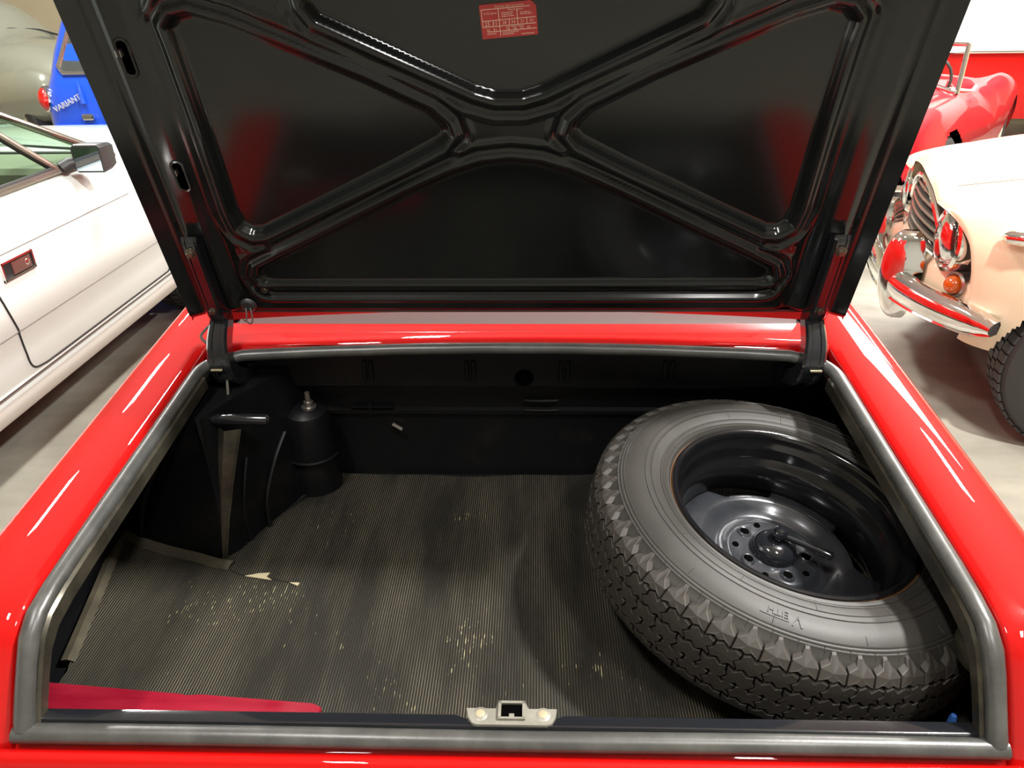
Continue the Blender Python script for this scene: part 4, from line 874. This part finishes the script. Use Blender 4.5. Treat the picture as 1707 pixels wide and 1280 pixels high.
# ------------------------------------------------------------------ grey rounded car at the beige wall
gm_ = frame_m((-4.59, 7.57, 0), (0.9, -0.43))
gc = thing('grey_round_car', 'grey-green car with domed bonnet and round headlamp near the beige wall', 'car', (0, 0, 0), local=gm_)
S = [(0.25, [(0, 0.40), (0.12, 0.40), (0.22, 0.39), (0.28, 0.37), (0.30, 0.34), (0.32, 0.30), (0.33, 0.26)]),
     (0.14, [(0, 0.70), (0.14, 0.69), (0.26, 0.65), (0.34, 0.58), (0.38, 0.48), (0.40, 0.38), (0.40, 0.26)]),
     (-0.15, [(0, 0.93), (0.18, 0.91), (0.33, 0.84), (0.43, 0.72), (0.47, 0.58), (0.50, 0.42), (0.50, 0.26)]),
     (-0.6, [(0, 1.08), (0.22, 1.06), (0.42, 0.98), (0.54, 0.84), (0.58, 0.66), (0.60, 0.45), (0.60, 0.26)]),
     (-1.05, [(0, 1.16), (0.26, 1.14), (0.48, 1.07), (0.60, 0.92), (0.66, 0.70), (0.68, 0.48), (0.68, 0.26)]),
     (-1.5, [(0, 1.48), (0.26, 1.46), (0.48, 1.30), (0.63, 0.95), (0.70, 0.70), (0.72, 0.48), (0.70, 0.26)]),
     (-2.4, [(0, 1.52), (0.26, 1.50), (0.48, 1.34), (0.63, 0.95), (0.70, 0.70), (0.72, 0.48), (0.70, 0.26)]),
     (-3.6, [(0, 0.9), (0.2, 0.88), (0.40, 0.80), (0.52, 0.65), (0.56, 0.5), (0.58, 0.4), (0.55, 0.26)])]
sect_body(S, 5, 4).build('body_shell', 'greygreen', gc, angle=60)
for sy in (-1, 1):
    rows = []
    for k, (x, zc, rr, rz) in enumerate(((0.20, 0.62, 0.001, 0.001), (0.19, 0.62, 0.11, 0.14), (0.10, 0.63, 0.155, 0.21), (-0.1, 0.62, 0.175, 0.26), (-0.4, 0.60, 0.18, 0.27), (-0.75, 0.52, 0.15, 0.22), (-1.1, 0.38, 0.10, 0.12))):
        rows.append([Vector((x, sy * (0.56 + rr * math.cos(a)), zc + rz * math.sin(a))) for a in np.linspace(0, 2 * PI, 20, endpoint=False)])
    MB().grid(rows, closev=True).build('front_wing', 'greygreen', gc, angle=70)
    lens((0.16, sy * 0.56, 0.69), (0.85, 0, 0.5), 0.085, 0.03, 'clear', gc, 'headlamp', ring='chrome', ringw=0.016)
    lens((0.155, sy * 0.56, 0.685), (0.85, 0, 0.5), 0.08, -0.03, 'chrome', gc, 'headlamp_reflector')
    for x in (-0.35, -2.7): car_wheel(gc, (x, sy * 0.62, 0.31), 0.31, 0.15, (0, sy, 0))
MB().tube([(-1.08, 0.60, 1.0), (-1.10, 0.50, 1.12), (-1.12, 0.3, 1.18), (-1.13, 0, 1.20), (-1.12, -0.3, 1.18), (-1.10, -0.5, 1.12)], 0.012, 8).build('screen_surround', 'blackplastic', gc)
MB().tube([(-0.16, 0.05, 0.935), (-0.10, 0, 0.925), (-0.16, -0.05, 0.935)], 0.014, 8).build('bonnet_badge', 'chrome', gc)

# ------------------------------------------------------------------ cream car with chrome bumper
cm = frame_m((1.615, 2.355, 0), (-0.963, 0.27))
cc = thing('cream_car', 'cream 1950s car with chrome bumper, overriders and orange indicators', 'car', (0, 0, 0), local=cm)
S = [(0.055, [(0, 0.845), (0.12, 0.835), (0.22, 0.80, -0.015), (0.30, 0.772, -0.02), (0.40, 0.785, -0.005), (0.50, 0.755, -0.05), (0.555, 0.68, -0.10), (0.580, 0.57, -0.13), (0.588, 0.48, -0.14), (0.585, 0.41, -0.15), (0.560, 0.37, -0.15)]),
     (0.00, [(0, 0.880), (0.12, 0.870), (0.23, 0.835), (0.31, 0.800), (0.41, 0.820), (0.515, 0.785, -0.02), (0.580, 0.70, -0.05), (0.605, 0.58, -0.07), (0.610, 0.48, -0.08), (0.605, 0.41, -0.08), (0.585, 0.36, -0.08)]),
     (-0.18, [(0, 0.935), (0.14, 0.925), (0.26, 0.890), (0.35, 0.850), (0.45, 0.860), (0.55, 0.825), (0.625, 0.74), (0.655, 0.60), (0.655, 0.48), (0.645, 0.41), (0.62, 0.34)]),
     (-0.50, [(0, 0.985), (0.16, 0.975), (0.30, 0.940), (0.40, 0.900), (0.50, 0.900), (0.60, 0.865), (0.675, 0.775), (0.705, 0.62), (0.705, 0.48), (0.695, 0.40), (0.67, 0.30)]),
     (-1.0, [(0, 1.03), (0.18, 1.02), (0.34, 0.99), (0.46, 0.95), (0.56, 0.935), (0.66, 0.90), (0.73, 0.80), (0.755, 0.64), (0.755, 0.50), (0.745, 0.38), (0.72, 0.24)]),
     (-1.5, [(0, 1.06), (0.2, 1.05), (0.38, 1.02), (0.50, 0.98), (0.60, 0.96), (0.69, 0.92), (0.76, 0.82), (0.785, 0.66), (0.785, 0.50), (0.775, 0.36), (0.75, 0.22)]),
     (-2.6, [(0, 1.0), (0.2, 1.0), (0.38, 0.98), (0.50, 0.96), (0.60, 0.94), (0.69, 0.91), (0.76, 0.82), (0.785, 0.66), (0.785, 0.50), (0.775, 0.36), (0.75, 0.22)]),
     (-4.0, [(0, 0.8), (0.2, 0.8), (0.35, 0.78), (0.45, 0.77), (0.52, 0.75), (0.58, 0.70), (0.62, 0.64), (0.64, 0.56), (0.64, 0.48), (0.62, 0.40), (0.60, 0.28)])]
sect_body(S, 26, 7, cuts=((-0.52, 0.27, 0.355, 0.45), (-3.1, 0.27, 0.36, 0.5))).build('body_shell', 'cream', cc, angle=60)
MB().grid([[Vector((-1.45, y, 1.03)) for y in (-0.62, -0.3, 0, 0.3, 0.62)], [Vector((-1.95, y * 0.85, 1.42)) for y in (-0.62, -0.3, 0, 0.3, 0.62)]]).build('windscreen', 'glass', cc)
MB().grid(loft([[Vector((x, y * 0.85 * k, z - 0.06 * (y / 0.62) ** 2 * 1)) for y in (-0.62, -0.3, 0, 0.3, 0.62)] for x, z, k in ((-1.95, 1.44, 1), (-2.4, 1.49, 1.02), (-2.9, 1.46, 1.0), (-3.4, 1.05, 1.0))], 4, 4)).build('roof', 'cream', cc)
# front: valance, grille, lamps
MB().grid([[Vector((x - 0.13 * (abs(y) / 0.56) ** 2.5, y, z)) for y in np.linspace(-0.565, 0.565, 17)] for x, z in ((0.025, 0.565), (0.045, 0.54), (0.05, 0.47), (0.04, 0.40), (0.01, 0.36))]).build('front_valance', 'cream', cc)
MB().grid([[Vector((-0.035 - 0.08 * (abs(y) / 0.56) ** 2.5, y, z)) for y in np.linspace(-0.56, 0.56, 15)] for z in (0.79, 0.70, 0.55)]).build('grille_backing', 'dark', cc)
gr = MB().tube([(0.03 - 0.03 * (abs(y) / 0.3) ** 2, y, 0.80 - 0.25 * (y / 0.42) ** 2) for y in np.linspace(-0.34, 0.34, 17)], 0.014, 10).build('grille_surround', 'chrome', cc)
for z, hw in ((0.58, 0.33), (0.615, 0.32), (0.65, 0.30), (0.685, 0.28), (0.72, 0.24), (0.755, 0.18)):
    MB().tube([(0.018 - 0.035 * (abs(y) / 0.33) ** 2, y, z) for y in np.linspace(-hw, hw, 13)], 0.0125, 8, flat=0.7).build('grille_bar', 'dullmetal', gr)
for sy in (-1, 1):
    rf = lens((-0.055, sy * 0.425, 0.668), (0.95, sy * 0.10, -0.05), 0.088, -0.05, 'chrome', cc, 'headlamp_reflector')
    lens((-0.005, sy * 0.425, 0.670), (0.95, sy * 0.16, -0.02), 0.092, 0.035, 'clear', cc, 'headlamp', ring='chrome', ringw=0.022)
    lens((-0.045, sy * 0.500, 0.530), (0.85, sy * 0.5, 0.05), 0.034, 0.040, 'lens_orange', cc, 'indicator', ring='dullmetal', ringw=0.012)
    # tapering chrome side flash with amber lens on the wing
    sf = MB().tube([(-0.110, sy * 0.618, 0.745), (-0.125, sy * 0.634, 0.745), (-0.16, sy * 0.652, 0.747), (-0.30, sy * 0.680, 0.752), (-0.50, sy * 0.702, 0.757)], [0.006, 0.022, 0.025, 0.023, 0.020], 12, upv=(0, 0, 1)).build('side_flash', 'chrome', cc)
    MB().tube([(-0.19, sy * 0.672, 0.748), (-0.22, sy * 0.682, 0.750), (-0.30, sy * 0.697, 0.752), (-0.40, sy * 0.710, 0.754)], [0.004, 0.012, 0.013, 0.008], 10).build('side_marker', 'lens_orange', sf)
# bumper blade curving round the corner, with two overriders
bl = [(0.125 - 0.27 * (abs(y) / 0.70) ** 2.6, y) for y in np.linspace(-0.70, 0.70, 41)]
rows = []
for x, y in bl:
    k = abs(y) / 0.70; nx = Vector((1, 1.1 * k ** 2 * (1 if y > 0 else -1), 0)).normalized()
    c = Vector((x, y, 0.445 + 0.008 * k ** 2)); taper = (1 - 0.2 * k ** 3) * (0.5 if k > 0.99 else 0.85 if k > 0.94 else 1)
    rows.append([c + nx * a + Vector((0, 0, b * taper)) for a, b in ((-0.030, 0.048), (-0.012, 0.060), (0.016, 0.056), (0.036, 0.036), (0.044, 0.008), (0.040, -0.020), (0.026, -0.045), (0.030, -0.052), (0.018, -0.060), (-0.02, -0.058))])
bm = MB().grid(rows); bm.f.append(tuple(range(10))); bm.m.append(0); bm.f.append(tuple(400 + i for i in range(10))[::-1]); bm.m.append(0)
bm.build('front_bumper', 'chrome', cc, angle=50)
for sy in (-1, 1):
    rows = []
    for z, d, wdt in ((0.305, 0.016, 0.012), (0.318, 0.040, 0.038), (0.37, 0.066, 0.056), (0.43, 0.082, 0.060), (0.50, 0.088, 0.055), (0.575, 0.080, 0.045), (0.63, 0.060, 0.030), (0.652, 0.034, 0.012)):
        rows.append([Vector((0.078 + d * p[0], sy * 0.268 + wdt * p[1], z)) for p in ((-0.6, -1), (0.2, -1), (0.75, -0.7), (1, -0.2), (1, 0.2), (0.75, 0.7), (0.2, 1), (-0.6, 1))])
    om = MB().grid(loft(rows, 3, 2)); om.build('overrider', 'chrome', cc, angle=60)
    MB().tube([(0.09, sy * 0.25, 0.52), (0.0, sy * 0.27, 0.545)], 0.010, 8).build('bumper_iron', 'dullmetal', cc)
MB().tube([(0.085, 0.21, 0.345), (0.06, 0.19, 0.29), (0.065, 0.20, 0.285)], 0.004, 6).tube([(0.095, 0.225, 0.345), (0.068, 0.20, 0.275)], 0.004, 6).build('bumper_bracket', 'dullmetal', cc)
for sy in (-1, 1):
    for x in (-0.52, -3.1): car_wheel(cc, (x, sy * 0.575, 0.30), 0.305, 0.165, (0, sy, 0), blocks=52 if (sy > 0 and x > -1) else 0)
MB().box((-3.6, -0.45, 0.22), (-0.30, 0.45, 0.45)).build('underbody', 'void', cc, smooth=False)
MB().tube([(-0.02, 0.30, 0.83), (-0.3, 0.36, 0.893), (-0.8, 0.43, 0.945), (-1.3, 0.47, 0.99)], 0.002, 5).build('bonnet_gap', 'greyline', cc)

# ------------------------------------------------------------------ red open roadster behind
mm2 = frame_m((1.70, 4.10, 0), (-0.60, -0.80))
mg = thing('red_roadster', 'red open roadster with chrome bumper and windscreen behind the cream car', 'car', (0, 0, 0), local=mm2)
S = [(0.10, [(0, 0.52), (0.14, 0.52), (0.28, 0.52), (0.40, 0.56), (0.50, 0.58), (0.58, 0.54), (0.62, 0.46), (0.62, 0.38), (0.58, 0.30)]),
     (0.00, [(0, 0.66), (0.14, 0.655), (0.28, 0.63), (0.40, 0.72), (0.50, 0.76), (0.60, 0.71), (0.66, 0.58), (0.66, 0.42), (0.62, 0.28)]),
     (-0.25, [(0, 0.76), (0.16, 0.755), (0.31, 0.72), (0.42, 0.78), (0.53, 0.82), (0.64, 0.76), (0.70, 0.60), (0.70, 0.42), (0.66, 0.26)]),
     (-0.65, [(0, 0.84), (0.18, 0.835), (0.34, 0.80), (0.46, 0.82), (0.56, 0.83), (0.66, 0.76), (0.72, 0.60), (0.72, 0.42), (0.68, 0.24)]),
     (-1.20, [(0, 0.91), (0.2, 0.905), (0.40, 0.87), (0.50, 0.84), (0.58, 0.815), (0.66, 0.74), (0.71, 0.58), (0.71, 0.42), (0.67, 0.22)]),
     (-1.32, [(0, 0.62), (0.2, 0.62), (0.42, 0.64), (0.52, 0.82), (0.58, 0.80), (0.65, 0.72), (0.70, 0.58), (0.70, 0.42), (0.66, 0.22)]),
     (-1.90, [(0, 0.50), (0.2, 0.50), (0.44, 0.54), (0.53, 0.77), (0.58, 0.765), (0.65, 0.69), (0.70, 0.56), (0.70, 0.42), (0.66, 0.22)]),
     (-2.25, [(0, 0.84), (0.2, 0.84), (0.42, 0.83), (0.52, 0.81), (0.60, 0.80), (0.68, 0.73), (0.73, 0.58), (0.72, 0.42), (0.68, 0.22)]),
     (-2.70, [(0, 0.80), (0.2, 0.80), (0.40, 0.79), (0.52, 0.83), (0.62, 0.86), (0.72, 0.79), (0.76, 0.62), (0.75, 0.42), (0.70, 0.24)]),
     (-3.30, [(0, 0.66), (0.2, 0.66), (0.38, 0.65), (0.50, 0.70), (0.58, 0.73), (0.66, 0.68), (0.70, 0.56), (0.69, 0.42), (0.65, 0.28)]),
     (-3.75, [(0, 0.46), (0.2, 0.46), (0.34, 0.46), (0.44, 0.48), (0.50, 0.50), (0.55, 0.48), (0.58, 0.44), (0.58, 0.38), (0.55, 0.32)])]
sect_body(S, 30, 10, cuts=((-0.58, 0.31, 0.385, 0.5), (-2.80, 0.31, 0.385, 0.5))).build('body_shell', 'mgred', mg, angle=60)
MB().box((-3.5, -0.48, 0.16), (-0.10, 0.48, 0.46)).build('underbody', 'void', mg, smooth=False)
for sy in (-1, 1):
    lens((0.045, sy * 0.50, 0.665), (0.97, 0, 0.2), 0.092, 0.04, 'clear', mg, 'headlamp', ring='chrome', ringw=0.018)
    lens((0.04, sy * 0.50, 0.66), (0.97, 0, 0.2), 0.088, -0.04, 'chrome', mg, 'headlamp_reflector')
    lens((0.105, sy * 0.53, 0.50), (0.97, sy * 0.1, 0.1), 0.038, 0.03, 'clear', mg, 'side_lamp', ring='chrome', ringw=0.008)
    for x in (-0.58, -2.80): car_wheel(mg, (x, sy * 0.62, 0.325), 0.325, 0.15, (0, sy, 0))
    MB().tube([(-1.22, sy * 0.56, 0.83), (-1.27, sy * 0.555, 0.95), (-1.36, sy * 0.54, 1.13)], 0.016, 8).build('windscreen_post', 'chrome', mg)
    MB().box((-1.95, sy * 0.24 - 0.19, 0.42), (-1.80, sy * 0.24 + 0.19, 0.86), bev=0.05).build('seat_back', 'mgred', mg)
rows = []
for y in np.linspace(-0.70, 0.70, 25):
    x = 0.215 - 0.12 * (abs(y) / 0.7) ** 3
    rows.append([Vector((x + a, y, 0.415 + b)) for a, b in ((-0.03, 0.055), (0.0, 0.062), (0.022, 0.04), (0.012, 0.012), (0.022, -0.012), (0.028, -0.04), (0.0, -0.062), (-0.03, -0.055))])
MB().grid(rows).build('front_bumper', 'chrome', mg, angle=40)
MB().tube([(-1.36, y, 1.13) for y in (-0.54, 0, 0.54)], 0.013, 8).build('windscreen_top', 'chrome', mg)
MB().tube([(-1.20 - 0.04 * (1 - (y / 0.56) ** 2) + 0.02, y, 0.845 + 0.075 * (1 - (y / 0.56) ** 2)) for y in np.linspace(-0.56, 0.56, 13)], 0.014, 8).build('windscreen_base', 'chrome', mg)
MB().grid([[Vector((-1.21, -0.54, 0.86)), Vector((-1.24, 0, 0.92)), Vector((-1.21, 0.54, 0.86))], [Vector((-1.36, -0.53, 1.12)), Vector((-1.36, 0, 1.12)), Vector((-1.36, 0.53, 1.12))]]).build('windscreen_glass', 'clear', mg)
MB().tube([(-1.62, 0.27 + 0.17 * math.cos(a), 0.88 + 0.16 * math.sin(a)) for a in np.linspace(0, 2 * PI, 24, endpoint=False)], 0.011, 8, closed=True).build('steering_wheel', 'blackplastic', mg)
MB().tube([(-1.30 + 0.0, 0.50, 0.855), (-1.6, 0.54, 0.82), (-1.95, 0.545, 0.785), (-2.15, 0.53, 0.80)], 0.012, 8).build('cockpit_trim', 'white', mg)

# ------------------------------------------------------------------ two-tone van behind the roadster
vn = thing('two_tone_van', 'tall van, white above and red below, behind the roadster', 'van', (5.2, 8.2, 0))
def vring(y0, y1, x0, x1, z, r=0.14):
    pts = []
    for cx_, cy_, a0 in ((x1 - r, y1 - r, 0), (x0 + r, y1 - r, PI / 2), (x0 + r, y0 + r, PI), (x1 - r, y0 + r, 3 * PI / 2)):
        for k in range(5):
            a = a0 + PI / 2 * k / 4; pts.append(Vector((cx_ + r * math.cos(a), cy_ + r * math.sin(a), z)))
    return pts
MB().grid([vring(7.42, 9.15, 3.42, 7.35, 0.90), vring(7.40, 9.17, 3.40, 7.38, 0.93), vring(7.44, 9.12, 3.46, 7.32, 1.3), vring(7.52, 9.05, 3.62, 7.2, 1.75), vring(7.70, 8.85, 3.85, 7.0, 1.92), vring(8.0, 8.5, 4.3, 6.6, 1.97)], closev=True).build('upper_body', 'white', vn, angle=50)
MB().grid([vring(7.46, 9.1, 3.50, 7.3, 0.28), vring(7.42, 9.15, 3.44, 7.35, 0.45), vring(7.41, 9.15, 3.42, 7.36, 0.899)], closev=True).build('lower_body', 'red', vn)
MB().tube([(3.45, 7.50, 0.915), (3.6, 7.385, 0.915), (5.5, 7.385, 0.915), (7.2, 7.385, 0.915)], 0.014, 8).build('waist_moulding', 'chrome', vn)
for x in (4.1, 6.4):
    for y, s_ in ((7.52, -1), (9.05, 1)): car_wheel(vn, (x, y, 0.31), 0.31, 0.16, (0, s_, 0))
